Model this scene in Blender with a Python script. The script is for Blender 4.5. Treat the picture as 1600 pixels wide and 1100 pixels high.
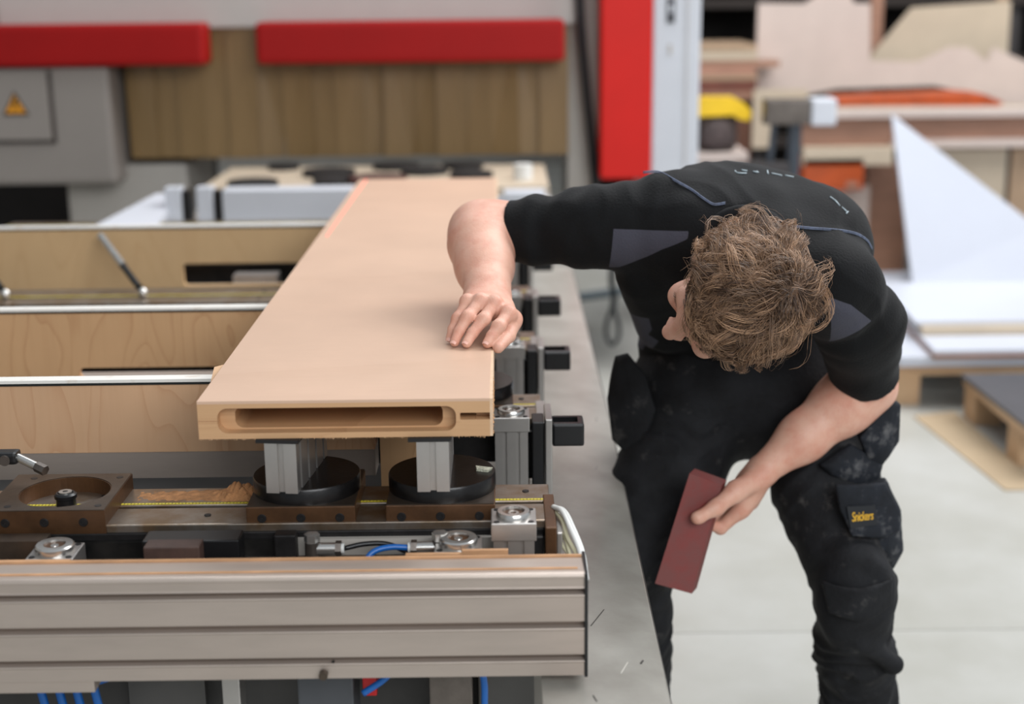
import bpy, bmesh, math, random
import numpy as np
from mathutils import Vector, Matrix
from mathutils.geometry import tessellate_polygon

for _o in list(bpy.data.objects):
    bpy.data.objects.remove(_o)
SC = bpy.context.scene
COL = SC.collection
PI = math.pi
rnd = random.Random(7)

# ------------------------------------------------------------------ camera
CAM = Vector((0.0, 0.0, 1.55))
YAW, PITCH, ROLL = math.radians(0.2576), math.radians(14.4248), math.radians(0.6165)
fw = Vector((math.sin(YAW) * math.cos(PITCH), math.cos(YAW) * math.cos(PITCH), -math.sin(PITCH)))
rt = Vector((math.cos(YAW), -math.sin(YAW), 0.0))
up = rt.cross(fw)
rt2 = rt * math.cos(ROLL) - up * math.sin(ROLL)
up2 = rt * math.sin(ROLL) + up * math.cos(ROLL)
cd = bpy.data.cameras.new('camera')
cam = bpy.data.objects.new('camera', cd)
COL.objects.link(cam)
M = Matrix((rt2, up2, -fw)).transposed().to_4x4()
M.translation = CAM
cam.matrix_world = M
cd.sensor_width = 36.0
cd.lens = 2222.0 * 36.0 / 1600.0
cd.clip_start = 0.05
cd.clip_end = 100
cd.dof.use_dof = True
cd.dof.focus_distance = 2.17
cd.dof.aperture_fstop = 2.2
SC.camera = cam

# ------------------------------------------------------------------ light
W = bpy.data.worlds.new('hall_daylight')
SC.world = W
W.use_nodes = True
W.node_tree.nodes['Background'].inputs[0].default_value = (0.86, 0.93, 1.0, 1)
W.node_tree.nodes['Background'].inputs[1].default_value = 0.43


def area(name, loc, target, sx, sy, power, col):
    l = bpy.data.lights.new(name, 'AREA')
    l.shape = 'RECTANGLE'
    l.size, l.size_y = sx, sy
    l.energy = power
    l.color = col
    o = bpy.data.objects.new(name, l)
    COL.objects.link(o)
    o.location = loc
    o.rotation_euler = (Vector(target) - Vector(loc)).to_track_quat('-Z', 'Y').to_euler()
    return o


area('skylight_right', (4.2, 4.6, 5.2), (0.3, 2.6, 0.8), 4.0, 3.0, 300, (0.98, 0.98, 1.0))
area('skylight_overhead', (0.6, 5.2, 5.6), (0.2, 4.5, 0.5), 5.0, 3.0, 170, (0.97, 0.98, 1.0))
area('hall_window', (2.5, -3.5, 4.2), (1.2, 5.5, 0.5), 5.0, 3.0, 330, (0.96, 0.98, 1.0))
area('hall_lamp_back', (2.6, 6.0, 5.0), (2.2, 7.5, 0.5), 3.0, 1.5, 80, (1.0, 0.97, 0.93))
SC.view_settings.view_transform = 'Standard'
SC.view_settings.look = 'None'
SC.view_settings.exposure = 0.0
SC.view_settings.gamma = 1.0
SC.view_settings.use_curve_mapping = False


# ------------------------------------------------------------------ materials
def lin(c):
    return tuple((v / 12.92 if v <= 0.04045 else ((v + 0.055) / 1.055) ** 2.4) for v in (x / 255.0 for x in c))


MATS = {}


def mat(name, rgb, rough=0.6, metal=0.0, var=0.08, scale=6.0, bump=0.0, bscale=60.0, stretch=(1, 1, 1), rgb2=None, spec=0.5,
        lo=0.35, hi=0.65):
    m = bpy.data.materials.new(name)
    m.use_nodes = True
    nt = m.node_tree
    N, L = nt.nodes, nt.links
    b = N['Principled BSDF']
    b.inputs['Roughness'].default_value = rough
    b.inputs['Metallic'].default_value = metal
    b.inputs['Specular IOR Level'].default_value = spec
    tc = N.new('ShaderNodeTexCoord')
    mp = N.new('ShaderNodeMapping')
    mp.inputs['Scale'].default_value = stretch
    L.new(tc.outputs['Object'], mp.inputs['Vector'])
    c = lin(rgb)
    c2 = lin(rgb2) if rgb2 else tuple(max(0, v * (1 - var * 2.2)) for v in c)
    nz = N.new('ShaderNodeTexNoise')
    nz.inputs['Scale'].default_value = scale
    nz.inputs['Detail'].default_value = 6
    nz.inputs['Roughness'].default_value = 0.6
    L.new(mp.outputs['Vector'], nz.inputs['Vector'])
    cr = N.new('ShaderNodeValToRGB')
    cr.color_ramp.elements[0].position = lo
    cr.color_ramp.elements[1].position = hi
    cr.color_ramp.elements[0].color = (*c2, 1)
    cr.color_ramp.elements[1].color = (*c, 1)
    L.new(nz.outputs['Fac'], cr.inputs['Fac'])
    L.new(cr.outputs['Color'], b.inputs['Base Color'])
    if bump:
        n2 = N.new('ShaderNodeTexNoise')
        n2.inputs['Scale'].default_value = bscale
        n2.inputs['Detail'].default_value = 5
        L.new(mp.outputs['Vector'], n2.inputs['Vector'])
        bp = N.new('ShaderNodeBump')
        bp.inputs['Strength'].default_value = bump
        bp.inputs['Distance'].default_value = 0.002
        L.new(n2.outputs['Fac'], bp.inputs['Height'])
        L.new(bp.outputs['Normal'], b.inputs['Normal'])
    MATS[name] = m
    return m


def mixcol(nt, fac, a, b):
    n = nt.nodes.new('ShaderNodeMix')
    n.data_type = 'RGBA'
    for sock, v in ((n.inputs[0], fac), (n.inputs[6], a), (n.inputs[7], b)):
        if isinstance(v, (int, float)):
            sock.default_value = v
        elif isinstance(v, tuple):
            sock.default_value = (*v, 1)
        else:
            nt.links.new(v, sock)
    return n.outputs[2]


def mth(nt, op, a, b=0.0, c=None):
    n = nt.nodes.new('ShaderNodeMath')
    n.operation = op
    for i, v in enumerate((a, b) if c is None else (a, b, c)):
        if isinstance(v, (int, float)):
            n.inputs[i].default_value = v
        else:
            nt.links.new(v, n.inputs[i])
    return n.outputs[0]


def plywood(name, rgb, line, seed=0.0, sc=(3.2, 1.0, 1.1), rings=9.0, strength=0.5, fine=(160, 160, 6)):
    m = mat(name, rgb, 0.5, 0, 0.05, 3.0)
    nt = m.node_tree
    N, L = nt.nodes, nt.links
    b = N['Principled BSDF']
    base = b.inputs['Base Color'].links[0].from_socket
    tc = N.new('ShaderNodeTexCoord')
    mp = N.new('ShaderNodeMapping')
    mp.inputs['Scale'].default_value = sc
    mp.inputs['Location'].default_value = (seed, seed * 0.7, seed * 1.3)
    L.new(tc.outputs['Object'], mp.inputs['Vector'])
    nz = N.new('ShaderNodeTexNoise')
    nz.inputs['Scale'].default_value = 1.6
    nz.inputs['Detail'].default_value = 1.6
    nz.inputs['Roughness'].default_value = 0.35
    L.new(mp.outputs['Vector'], nz.inputs['Vector'])
    fr = mth(nt, 'FRACT', mth(nt, 'MULTIPLY', nz.outputs['Fac'], rings))
    ln = mth(nt, 'POWER', fr, 7.0)
    mp2 = N.new('ShaderNodeMapping')
    mp2.inputs['Scale'].default_value = fine
    L.new(tc.outputs['Object'], mp2.inputs['Vector'])
    nf = N.new('ShaderNodeTexNoise')
    nf.inputs['Scale'].default_value = 1.0
    nf.inputs['Detail'].default_value = 3
    L.new(mp2.outputs['Vector'], nf.inputs['Vector'])
    f2 = mth(nt, 'ADD', mth(nt, 'MULTIPLY', ln, strength), mth(nt, 'MULTIPLY', mth(nt, 'SUBTRACT', nf.outputs['Fac'], 0.45), 0.35))
    f2 = mth(nt, 'MAXIMUM', mth(nt, 'MINIMUM', f2, 1.0), 0.0)
    L.new(mixcol(nt, f2, base, lin(line)), b.inputs['Base Color'])
    return m


veneer = plywood('door_veneer', (212, 178, 153), (184, 144, 114), 3.1, (0.35, 1.0, 1.0), 5.0, 0.12, (9, 230, 9))
veneer.node_tree.nodes['Principled BSDF'].inputs['Roughness'].default_value = 0.36
core = plywood('door_core', (202, 160, 118), (166, 118, 78), 8.0, (1, 1, 30), 4.0, 0.25, (14, 14, 420))
pocket_wood = mat('pocket_wood', (190, 138, 98), 0.7, 0, 0.1, 40, 0.2, 200, (0.3, 1, 4))
ply_a = plywood('birch_ply_a', (214, 172, 134), (186, 134, 96), 1.3, (5.5, 1, 1.3), 11, 0.42)
ply_b = plywood('birch_ply_b', (212, 170, 126), (172, 122, 80), 5.2, (6.5, 1, 1.8), 12, 0.45)
ply_c = plywood('birch_ply_c', (214, 178, 132), (186, 144, 100), 9.4, (4, 1, 1.4), 8, 0.3)
edge_white = mat('white_edge_strip', (238, 235, 228), 0.35, 0, 0.06, 30, rgb2=(206, 184, 160), lo=0.2, hi=0.42)
edge_black = mat('black_edge_band', (22, 27, 26), 0.5)
alu = mat('aluminium', (188, 184, 180), 0.36, 0.85, 0.06, 8, 0.05, 300, (1, 1, 1))
alu_beam = mat('anodised_beam', (188, 174, 163), 0.42, 0.55, 0.05, 5, 0.08, 40, (1, 6, 6))
alu_dark = mat('dark_aluminium', (96, 94, 92), 0.5, 0.6)  # darker even grey for a profile and a sheet below the beam
alu_bright = mat('machined_aluminium', (212, 210, 206), 0.25, 0.9, 0.05, 20)
steel = mat('dull_steel', (120, 112, 106), 0.38, 0.85, 0.16, 14, 0.15, 120)
steel_rail = mat('rail_steel', (168, 160, 152), 0.30, 0.85, 0.12, 18, 0.1, 90, rgb2=(140, 118, 94))
dark_steel = mat('dark_cast_steel', (44, 42, 42), 0.45, 0.5, 0.2, 30, 0.3, 80)
bronze = mat('brown_plate', (96, 66, 42), 0.42, 0.45, 0.18, 18, 0.15, 90)
brown_top = mat('brown_plate_top', (92, 80, 70), 0.35, 0.7, 0.15, 22, 0.1, 90)
black_plastic = mat('black_plastic', (20, 20, 22), 0.35, 0, 0.1, 20)
black_rubber = mat('black_rubber', (24, 22, 22), 0.7, 0, 0.1, 20)
gloss_black = mat('black_disc', (26, 24, 24), 0.28, 0.2, 0.25, 40, 0.1, 160)
blue_hose = mat('blue_hose', (22, 98, 178), 0.3, 0)
white_plastic = mat('white_plastic', (226, 226, 222), 0.4, 0)
yellow_tape = mat('yellow_tape', (214, 196, 60), 0.5, 0)
tick_black = mat('tick_black', (30, 30, 20), 0.5, 0)
apron_paint = mat('apron_paint', (162, 159, 151), 0.38, 0.05, 0.05, 7, 0.05, 30, rgb2=(140, 136, 128))
red_paint = mat('red_paint', (212, 28, 20), 0.5, 0, 0.04, 3, spec=0.3)
red_dark = mat('red_bumper_paint', (158, 9, 8), 0.55, 0, 0.04, 3, spec=0.25)
grey_paint = mat('grey_paint', (178, 172, 164), 0.5, 0, 0.04, 3)
white_paint = mat('white_paint', (206, 209, 216), 0.4, 0, 0.03, 3)
dim_grey = mat('housing_grey', (190, 184, 178), 0.5, 0, 0.04, 3)
curtain = mat('curtain_brown', (142, 114, 74), 0.35, 0, 0.2, 3.0, 0, 60, (2.5, 2.5, 0.3), rgb2=(122, 97, 60))
sawdust_m = mat('sawdust', (196, 140, 92), 0.95, 0, 0.2, 80, 1.0, 400)
concrete = mat('concrete_floor', (180, 180, 175), 0.36, 0, 0.05, 1.6, 0.05, 30, rgb2=(164, 163, 155))
wall_m = mat('hall_wall', (150, 146, 140), 0.8, 0, 0.05, 1.0)
mdf = mat('pale_board', (200, 184, 175), 0.6, 0, 0.05, 3)
mdf2 = mat('pale_board_tan', (194, 178, 156), 0.6, 0, 0.06, 3)
brown_board = mat('brown_board', (164, 122, 100), 0.6, 0, 0.12, 5, 0, 50, (1, 1, 10))
tan_board = mat('tan_board', (176, 148, 120), 0.6, 0, 0.1, 5)
raw_wood = plywood('raw_pallet_wood', (198, 164, 128), (150, 110, 76), 2.0, (1, 1, 8), 6, 0.3)
orange_m = mat('orange_plastic', (184, 76, 20), 0.5, 0, 0.15, 9)
dark_shelf = mat('dark_shelf', (34, 28, 26), 0.8, 0, 0.2, 4)
yellow_paint = mat('yellow_paint', (240, 196, 30), 0.4, 0)
laminate = mat('white_laminate', (196, 200, 210), 0.35, 0, 0.02, 2)
dark_laminate = mat('dark_laminate', (84, 84, 88), 0.35, 0, 0.08, 6)
skin = mat('skin', (220, 172, 150), 0.5, 0, 0.1, 26, 0.35, 420, rgb2=(208, 146, 124), lo=0.3, hi=0.6)
skin.node_tree.nodes['Principled BSDF'].inputs['Subsurface Weight'].default_value = 0.12
skin.node_tree.nodes['Principled BSDF'].inputs['Subsurface Radius'].default_value = (0.01, 0.004, 0.002)
nail_m = mat('nail', (232, 182, 166), 0.25, 0, 0.02, 10)
cloth = mat('black_jersey', (13, 14, 16), 0.85, 0, 0.25, 30, 0.5, 260, rgb2=(10, 10, 11), spec=0.25)
red_block = mat('red_block', (122, 48, 44), 0.6, 0, 0.2, 26, 0.2, 200, rgb2=(112, 58, 54), lo=0.4, hi=0.66)


# ------------------------------------------------------------------ builders
def link(name, me, m, parent=None):
    """one mesh object; vertices given in world coordinates, the origin goes to their centre"""
    n = len(me.vertices)
    co = np.empty(n * 3)
    me.vertices.foreach_get('co', co)
    co = co.reshape(-1, 3)
    c = (co.min(0) + co.max(0)) / 2 if n else np.zeros(3)
    me.vertices.foreach_set('co', (co - c).ravel())
    me.update()
    o = bpy.data.objects.new(name, me)
    COL.objects.link(o)
    c = Vector([float(v) for v in c])
    if parent is not None:
        o.parent = parent
        base = Vector((0, 0, 0))
        q = parent
        while q is not None:
            base += q.location
            q = q.parent
        o.location = c - base
    else:
        o.location = c
    if m is not None and not me.materials:
        for mm in (m if isinstance(m, (list, tuple)) else [m]):
            me.materials.append(mm)
    return o


def fin(bm, name, m, parent=None, smooth=False, kind=None):
    bmesh.ops.recalc_face_normals(bm, faces=bm.faces)
    if smooth:
        for f in bm.faces:
            f.smooth = True
    me = bpy.data.meshes.new(name)
    bm.to_mesh(me)
    bm.free()
    o = link(name, me, m, parent)
    if smooth == 'auto':
        pass
    if kind:
        o['kind'] = kind
    return o


def smooth_angle(o, deg=35):
    me = o.data
    bm = bmesh.new()
    bm.from_mesh(me)
    for f in bm.faces:
        f.smooth = True
    for e in bm.edges:
        if len(e.link_faces) == 2 and e.calc_face_angle() > math.radians(deg):
            e.smooth = False
    bm.to_mesh(me)
    bm.free()
    return o


def add_box(bm, x0, x1, y0, y1, z0, z1, bev=0.0, rot=None, piv=None, mi=0):
    r = bmesh.ops.create_cube(bm, size=1.0)
    vs = r['verts']
    for v in vs:
        v.co = Vector(((x0 + x1) / 2 + v.co.x * (x1 - x0), (y0 + y1) / 2 + v.co.y * (y1 - y0), (z0 + z1) / 2 + v.co.z * (z1 - z0)))
    fs = list({f for v in vs for f in v.link_faces})
    if bev > 0:
        es = list({e for v in vs for e in v.link_edges})
        r2 = bmesh.ops.bevel(bm, geom=es, offset=bev, segments=2, affect='EDGES', profile=0.6)
        vs = list({v for f in r2['faces'] for v in f.verts} | {v for v in vs if v.is_valid})
        fs = list({f for v in vs for f in v.link_faces})
    if rot is not None:
        p = Vector(piv) if piv is not None else Vector(((x0 + x1) / 2, (y0 + y1) / 2, (z0 + z1) / 2))
        for v in vs:
            v.co = rot @ (v.co - p) + p
    for f in fs:
        f.material_index = mi
    return vs


def box(name, x0, x1, y0, y1, z0, z1, m, parent=None, bev=0.0, rot=None, piv=None):
    bm = bmesh.new()
    add_box(bm, x0, x1, y0, y1, z0, z1, bev, rot, piv)
    return fin(bm, name, m, parent)


def add_cyl(bm, a, b, r0, r1=None, n=24, cap=True):
    a, b = Vector(a), Vector(b)
    r1 = r0 if r1 is None else r1
    q = (b - a).to_track_quat('Z', 'Y')
    ra, rb = [], []
    for i in range(n):
        t = 2 * PI * i / n
        d = q @ Vector((math.cos(t), math.sin(t), 0))
        ra.append(bm.verts.new(a + d * r0))
        rb.append(bm.verts.new(b + d * r1))
    for i in range(n):
        j = (i + 1) % n
        bm.faces.new((ra[i], ra[j], rb[j], rb[i]))
    if cap:
        bm.faces.new(ra[::-1])
        bm.faces.new(rb)


def cyl(name, a, b, r, m, parent=None, n=24, r1=None):
    bm = bmesh.new()
    add_cyl(bm, a, b, r, r1, n)
    return smooth_angle(fin(bm, name, m, parent))


def lathe(bm, c, axis, prof, n=32):
    """prof: (radius, height) list along axis from c"""
    c = Vector(c)
    q = Vector(axis).to_track_quat('Z', 'Y')
    rings = []
    for r, h in prof:
        rings.append([bm.verts.new(c + q @ Vector((r * math.cos(2 * PI * i / n), r * math.sin(2 * PI * i / n), h))) for i in range(n)])
    for k in range(len(rings) - 1):
        for i in range(n):
            j = (i + 1) % n
            bm.faces.new((rings[k][i], rings[k][j], rings[k + 1][j], rings[k + 1][i]))
    bm.faces.new(rings[0][::-1])
    bm.faces.new(rings[-1])


def turned(name, c, axis, prof, m, parent=None, n=32):
    bm = bmesh.new()
    lathe(bm, c, axis, prof, n)
    return smooth_angle(fin(bm, name, m, parent))


def extr_x(name, prof, x0, x1, m, parent=None):
    """closed (y, z) outline pushed along X"""
    bm = bmesh.new()
    a = [bm.verts.new((x0, y, z)) for y, z in prof]
    b = [bm.verts.new((x1, y, z)) for y, z in prof]
    n = len(prof)
    for i in range(n):
        j = (i + 1) % n
        bm.faces.new((a[i], a[j], b[j], b[i]))
    caps(bm, a, b)
    return fin(bm, name, m, parent)


def caps(bm, a, b):
    """close both ends of a concave outline"""
    for i, j, k in tessellate_polygon([[v.co.copy() for v in a]]):
        bm.faces.new((a[i], a[j], a[k]))
        bm.faces.new((b[k], b[j], b[i]))


def prism(name, pts, d, m, parent=None):
    """planar polygon of 3-D points given thickness vector d"""
    bm = bmesh.new()
    d = Vector(d)
    a = [bm.verts.new(Vector(p)) for p in pts]
    b = [bm.verts.new(Vector(p) + d) for p in pts]
    n = len(pts)
    for i in range(n):
        j = (i + 1) % n
        bm.faces.new((a[i], a[j], b[j], b[i]))
    caps(bm, a, b)
    return fin(bm, name, m, parent)


def catmull(P, k=8):
    P = [Vector(p) for p in P]
    Q = [P[0] * 2 - P[1]] + P + [P[-1] * 2 - P[-2]]
    out = []
    for i in range(1, len(Q) - 2):
        for s in range(k):
            t = s / k
            a, b, c, d = Q[i - 1:i + 3]
            out.append(0.5 * ((2 * b) + (c - a) * t + (2 * a - 5 * b + 4 * c - d) * t * t + (3 * b - a - 3 * c + d) * t ** 3))
    out.append(P[-1])
    return out


def add_tube(bm, P, r, n=10):
    rings = []
    ref = Vector((0.13, 0.2, 1)).normalized()
    for i, p in enumerate(P):
        t = (P[min(i + 1, len(P) - 1)] - P[max(i - 1, 0)]).normalized()
        u = t.cross(ref)
        if u.length < 0.1:
            u = t.cross(Vector((1, 0, 0)))
        u.normalize()
        v = t.cross(u)
        rr = r(i / (len(P) - 1)) if callable(r) else r
        rings.append([bm.verts.new(p + (u * math.cos(2 * PI * k / n) + v * math.sin(2 * PI * k / n)) * rr) for k in range(n)])
    for a, b in zip(rings, rings[1:]):
        for k in range(n):
            j = (k + 1) % n
            bm.faces.new((a[k], a[j], b[j], b[k]))
    bm.faces.new(rings[0][::-1])
    bm.faces.new(rings[-1])


def tube(name, pts, r, m, parent=None, n=10, k=8):
    bm = bmesh.new()
    add_tube(bm, catmull(pts, k), r, n)
    return fin(bm, name, m, parent, smooth=True)


def empty(name, loc, label, cat, group=None):
    o = bpy.data.objects.new(name, None)
    COL.objects.link(o)
    o.location = loc
    o.empty_display_size = 0.05
    return tag(o, label, cat, group)


def tag(o, label, cat, group=None):
    o['label'] = label
    o['category'] = cat
    if group:
        o['group'] = group
    return o


def dup(o, off=None, label=None, parent=None):
    c = o.copy()
    COL.objects.link(c)
    if parent is not None:
        c.parent = parent
    for ch in list(o.children):
        dup(ch, None, None, c)
    if off is not None:
        c.location = Vector(o.location) + Vector(off)
    if label:
        c['label'] = label
    return c


def cut(o, cutters):
    """boolean difference, cutters are removed afterwards"""
    for c in cutters:
        md = o.modifiers.new('cut', 'BOOLEAN')
        md.operation = 'DIFFERENCE'
        md.solver = 'EXACT'
        md.object = c
    bpy.context.view_layer.update()
    dg = bpy.context.evaluated_depsgraph_get()
    me = bpy.data.meshes.new_from_object(o.evaluated_get(dg))
    o.modifiers.clear()
    o.data = me
    for c in cutters:
        bpy.data.objects.remove(c)
    return o


def slot_cutter(x0, x1, z0, z1, y0, y1, r, n=8):
    """rounded-rectangle prism along Y"""
    pts = []
    for cx, cz, a0 in ((x1 - r, z1 - r, 0), (x0 + r, z1 - r, 90), (x0 + r, z0 + r, 180), (x1 - r, z0 + r, 270)):
        for i in range(n + 1):
            a = math.radians(a0 + 90 * i / n)
            pts.append((cx + r * math.cos(a), y0, cz + r * math.sin(a)))
    return prism('cutter', pts, (0, y1 - y0, 0), None)


# ------------------------------------------------------------------ hall shell
def struct(o):
    o['kind'] = 'structure'
    return o


fl = struct(box('floor', -6.0, 8.0, -3.0, 13.0, -0.12, -0.008, concrete))
slab0 = None
for ix, (sx0, sx1) in enumerate(((-6.0, -1.0), (-1.0, 3.6), (3.6, 8.0))):
    for iy, (sy0, sy1) in enumerate(((-3.0, 0.2), (0.2, 3.222), (3.222, 6.25), (6.25, 9.6), (9.6, 13.0))):
        box('floor_slab', sx0 + 0.0015, sx1 - 0.0015, sy0 + 0.0015, sy1 - 0.0015, -0.008, 0.0, concrete, fl)
struct(box('wall_back', -6.0, 8.0, 12.8, 13.0, 0, 5.5, wall_m))
struct(box('wall_left', -6.2, -6.0, -3.0, 13.0, 0, 5.5, wall_m))

# ------------------------------------------------------------------ the door blank being machined
X0, X1, YA, YB, ZT, ZB = -0.427, -0.023, 1.884, 4.215, 1.0, 0.9455
door = empty('door_blank', ((X0 + X1) / 2, YA, ZB), 'long thick pale wood door blank with a milled pocket in its near end', 'door')
bd = box('core', X0, X1, YA, YB, ZB, ZT - 0.004, core, door)
cut(bd, [slot_cutter(-0.400, -0.070, 0.9535, 0.9895, YA - 0.05, YA + 0.020, 0.014),
         slot_cutter(-0.379, -0.089, 0.9555, 0.9875, YA - 0.05, YA + 0.12, 0.012),
         slot_cutter(-0.0645, -0.042, 0.9695, 0.9795, YA - 0.05, YA + 0.05, 0.0015),
         slot_cutter(-0.0425, 0.01, 0.9695, 0.9795, YA - 0.05, YA + 0.022, 0.0015)])
box('face_veneer', X0, X1, YA - 0.0002, YB, ZT - 0.004, ZT, veneer, door)
box('edge_lipping', X1, X1 + 0.004, YA, YB, ZB, ZT - 0.0006, mat('lipping', (222, 190, 158), 0.55, 0, 0.06, 60), door)
box('glue_line', X0 + 0.0002, -0.4003, YA - 0.0003, YA + 0.01, 0.9713, 0.9718, mat('glue_line', (150, 100, 62), 0.7), door)
# torn fibres along the lower edge and the right edge
bm = bmesh.new()
for i in range(260):
    x = rnd.uniform(X0, X1)
    w = rnd.uniform(0.0006, 0.002)
    l = rnd.uniform(0.0008, 0.0035)
    y = YA + rnd.uniform(0, 0.004)
    a = bm.verts.new((x, y, ZB + 0.0004)); b = bm.verts.new((x + w, y + 0.0006, ZB + 0.0004))
    c = bm.verts.new((x + w * 0.5, y + 0.001, ZB + 0.0004)); d = bm.verts.new((x + w * 0.5 + rnd.uniform(-.001, .001), y, ZB - l))
    for f in ((a, b, d), (b, c, d), (c, a, d)):
        bm.faces.new(f)
for i in range(120):
    z = rnd.uniform(ZB, ZT - 0.004)
    y = YA + rnd.uniform(0, 0.3) ** 1.5
    w = rnd.uniform(0.0005, 0.0014)
    l = rnd.uniform(0.0006, 0.0028)
    x = X1 + 0.004
    a = bm.verts.new((x, y, z)); b = bm.verts.new((x, y + 0.0006, z + w)); c = bm.verts.new((x, y + 0.001, z - w)); d = bm.verts.new((x + l, y, z))
    for f in ((a, b, d), (b, c, d), (c, a, d)):
        bm.faces.new(f)
fin(bm, 'torn_fibres', core, door, kind='stuff')
# loose chip standing out of the left edge
prism('wood_chip', [(X0, 2.02, 0.985), (X0 - 0.012, 2.04, 0.986), (X0 - 0.013, 2.075, 0.9985), (X0, 2.085, 0.9995)], (0, 0.0, -0.02), core, door)
las = bpy.data.materials.new('laser_red'); las.use_nodes = True
lb = las.node_tree.nodes['Principled BSDF']
lb.inputs['Base Color'].default_value = (*lin((250, 140, 120)), 1)
lb.inputs['Emission Color'].default_value = (1, 0.12, 0.09, 1); lb.inputs['Emission Strength'].default_value = 0.9
ll = box('laser_line', -0.4085, -0.4050, 3.22, 4.213, ZT, ZT + 0.0004, las, door)
ll['label'] = 'thin red laser line shining along the board'


# ------------------------------------------------------------------ sliding support pods
def make_pod(x, y, rot, label, post=True):
    p = empty('support_pod', (x, y, 0.808), label, 'machine support', 'sliding support pods on the near rail')
    hw = 0.077 if post else 0.086
    y0 = y - 0.078
    bpz = 0.843
    if post:
        b = box('base_plate', x - hw, x + hw, y0, y + 0.078, 0.808, bpz, [bronze], p, 0.0015)
        box('plate_top', x - hw + 0.001, x + hw - 0.001, y0 + 0.001, y + 0.077, bpz, bpz + 0.0012, brown_top, p)
    else:
        b = box('base_plate', x - hw, x + hw, y0, y + 0.078, 0.808, bpz, [bronze], p)
        bm = bmesh.new(); add_cyl(bm, (x + 0.008, y, 0.78), (x + 0.008, y, 0.90), 0.064, n=48)
        c1 = fin(bm, 'c', None)
        cut(b, [c1])
        b2 = box('plate_top', x - hw + 0.001, x + hw - 0.001, y0 + 0.001, y + 0.077, bpz, bpz + 0.0012, brown_top, p)
        bm = bmesh.new(); add_cyl(bm, (x + 0.008, y, 0.78), (x + 0.008, y, 0.90), 0.0655, n=48)
        cut(b2, [fin(bm, 'c', None)])
        cpl = turned('centre_plug', (x + 0.008, y, 0.822), (0, 0, 1), [(0.014, 0), (0.014, 0.012), (0.016, 0.013), (0.016, 0.018), (0.013, 0.0205), (0.011, 0.0205), (0.011, 0.0185), (0.004, 0.0225)], [black_plastic], p)
        cyl('plug_cap', (x + 0.008, y, 0.841), (x + 0.008, y, 0.8445), 0.0095, alu_bright, cpl)
        for sx, sy in ((-1, -1), (1, -1), (1, 1), (-1, 1)):
            cyl('screw_hole', (x + 0.008 + sx * 0.064, y + sy * 0.060, bpz + 0.0005), (x + 0.008 + sx * 0.064, y + sy * 0.060, bpz + 0.0016), 0.005, black_plastic, p, 14)
    for k in (-0.055, 0.0, 0.055):
        bolt = turned('bolt', (x + k, y0 + 0.0002, 0.826), (0, -1, 0), [(0.0065, -0.002), (0.0065, 0.0008), (0.0058, 0.0016), (0.0032, 0.0016), (0.0030, 0.0006)], dark_steel, b, 18)
    if not post:
        return p
    turned('turntable_disc', (x, y, bpz + 0.0012), (0, 0, 1), [(0.078, 0), (0.078, 0.020), (0.0765, 0.0225), (0.0, 0.0228)], gloss_black, p, 64)
    zb = 0.8672
    w, ln = 0.0225, 0.085
    R = Matrix.Rotation(rot, 3, 'Z')
    prof = []
    # extruded post: outline with T-slots on every face
    def side(a, b, nslots):
        a, b = Vector(a), Vector(b)
        t = (b - a).normalized(); nrm = Vector((t.y, -t.x))
        L_ = (b - a).length
        out = [a]
        for s in range(nslots):
            c = a + (b - a) * ((s + 0.5) / nslots)
            out += [c - t * 0.0045, c - t * 0.0045 - nrm * 0.006, c + t * 0.0045 - nrm * 0.006, c + t * 0.0045]
        return out
    prof = side((-w, -ln), (w, -ln), 1) + side((w, -ln), (w, ln), 4) + side((w, ln), (-w, ln), 1) + side((-w, ln), (-w, -ln), 4)
    bm = bmesh.new()
    lo, hi = [], []
    for q in prof:
        v = R @ Vector((q.x, q.y, 0))
        lo.append(bm.verts.new((x + post[0] + v.x, y + post[1] + v.y, zb)))
        hi.append(bm.verts.new((x + post[0] + v.x, y + post[1] + v.y, 0.9405)))
    n = len(prof)
    for i in range(n):
        j = (i + 1) % n
        bm.faces.new((lo[i], lo[j], hi[j], hi[i]))
    caps(bm, lo, hi)
    po = fin(bm, 'extruded_post', alu, p)
    box('rubber_pad', x + post[0] - 0.034, x + post[0] + 0.026, y + post[1] - 0.086, y + post[1] + 0.086, 0.9405, 0.9455, black_rubber, po, 0, R)
    return p


make_pod(-0.292, 1.966, math.radians(-7), 'support pod with black disc and deep post under the left half of the door blank', (-0.012, -0.005))
pod2 = make_pod(-0.095, 1.966, 0.0, 'support pod under the right half of the door blank, clear tape on its disc', (-0.008, -0.005))
tp = prism('tape_scrap', [(-0.045, 1.962, 0.8669), (-0.028, 1.956, 0.8669), (-0.022, 1.968, 0.8669), (-0.034, 1.972, 0.8669), (-0.047, 1.978, 0.8669)], (0.001, 0, 0.0035), mat('clear_tape', (196, 196, 176), 0.25, 0, 0.2, 200, 1.0, 300), pod2)
make_pod(-0.652, 1.960, 0.0, 'empty pod plate with a large round hole, at the left end of the near rail', None)
# second row of pods seen past the right side of the door blank
for k in (1, 2, 3):
    q = dup(pod2, (0.03, 0.49 * k, 0), ['', 'support pod on the second rail, its black disc showing past the door edge', 'support pod on the third rail beneath the door blank', 'support pod on the fourth rail beneath the door blank'][k])
    q['group'] = 'support pods on the rails farther back'
    for ch in list(q.children):
        if ch.name.startswith('tape_scrap'):
            bpy.data.objects.remove(ch)


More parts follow.
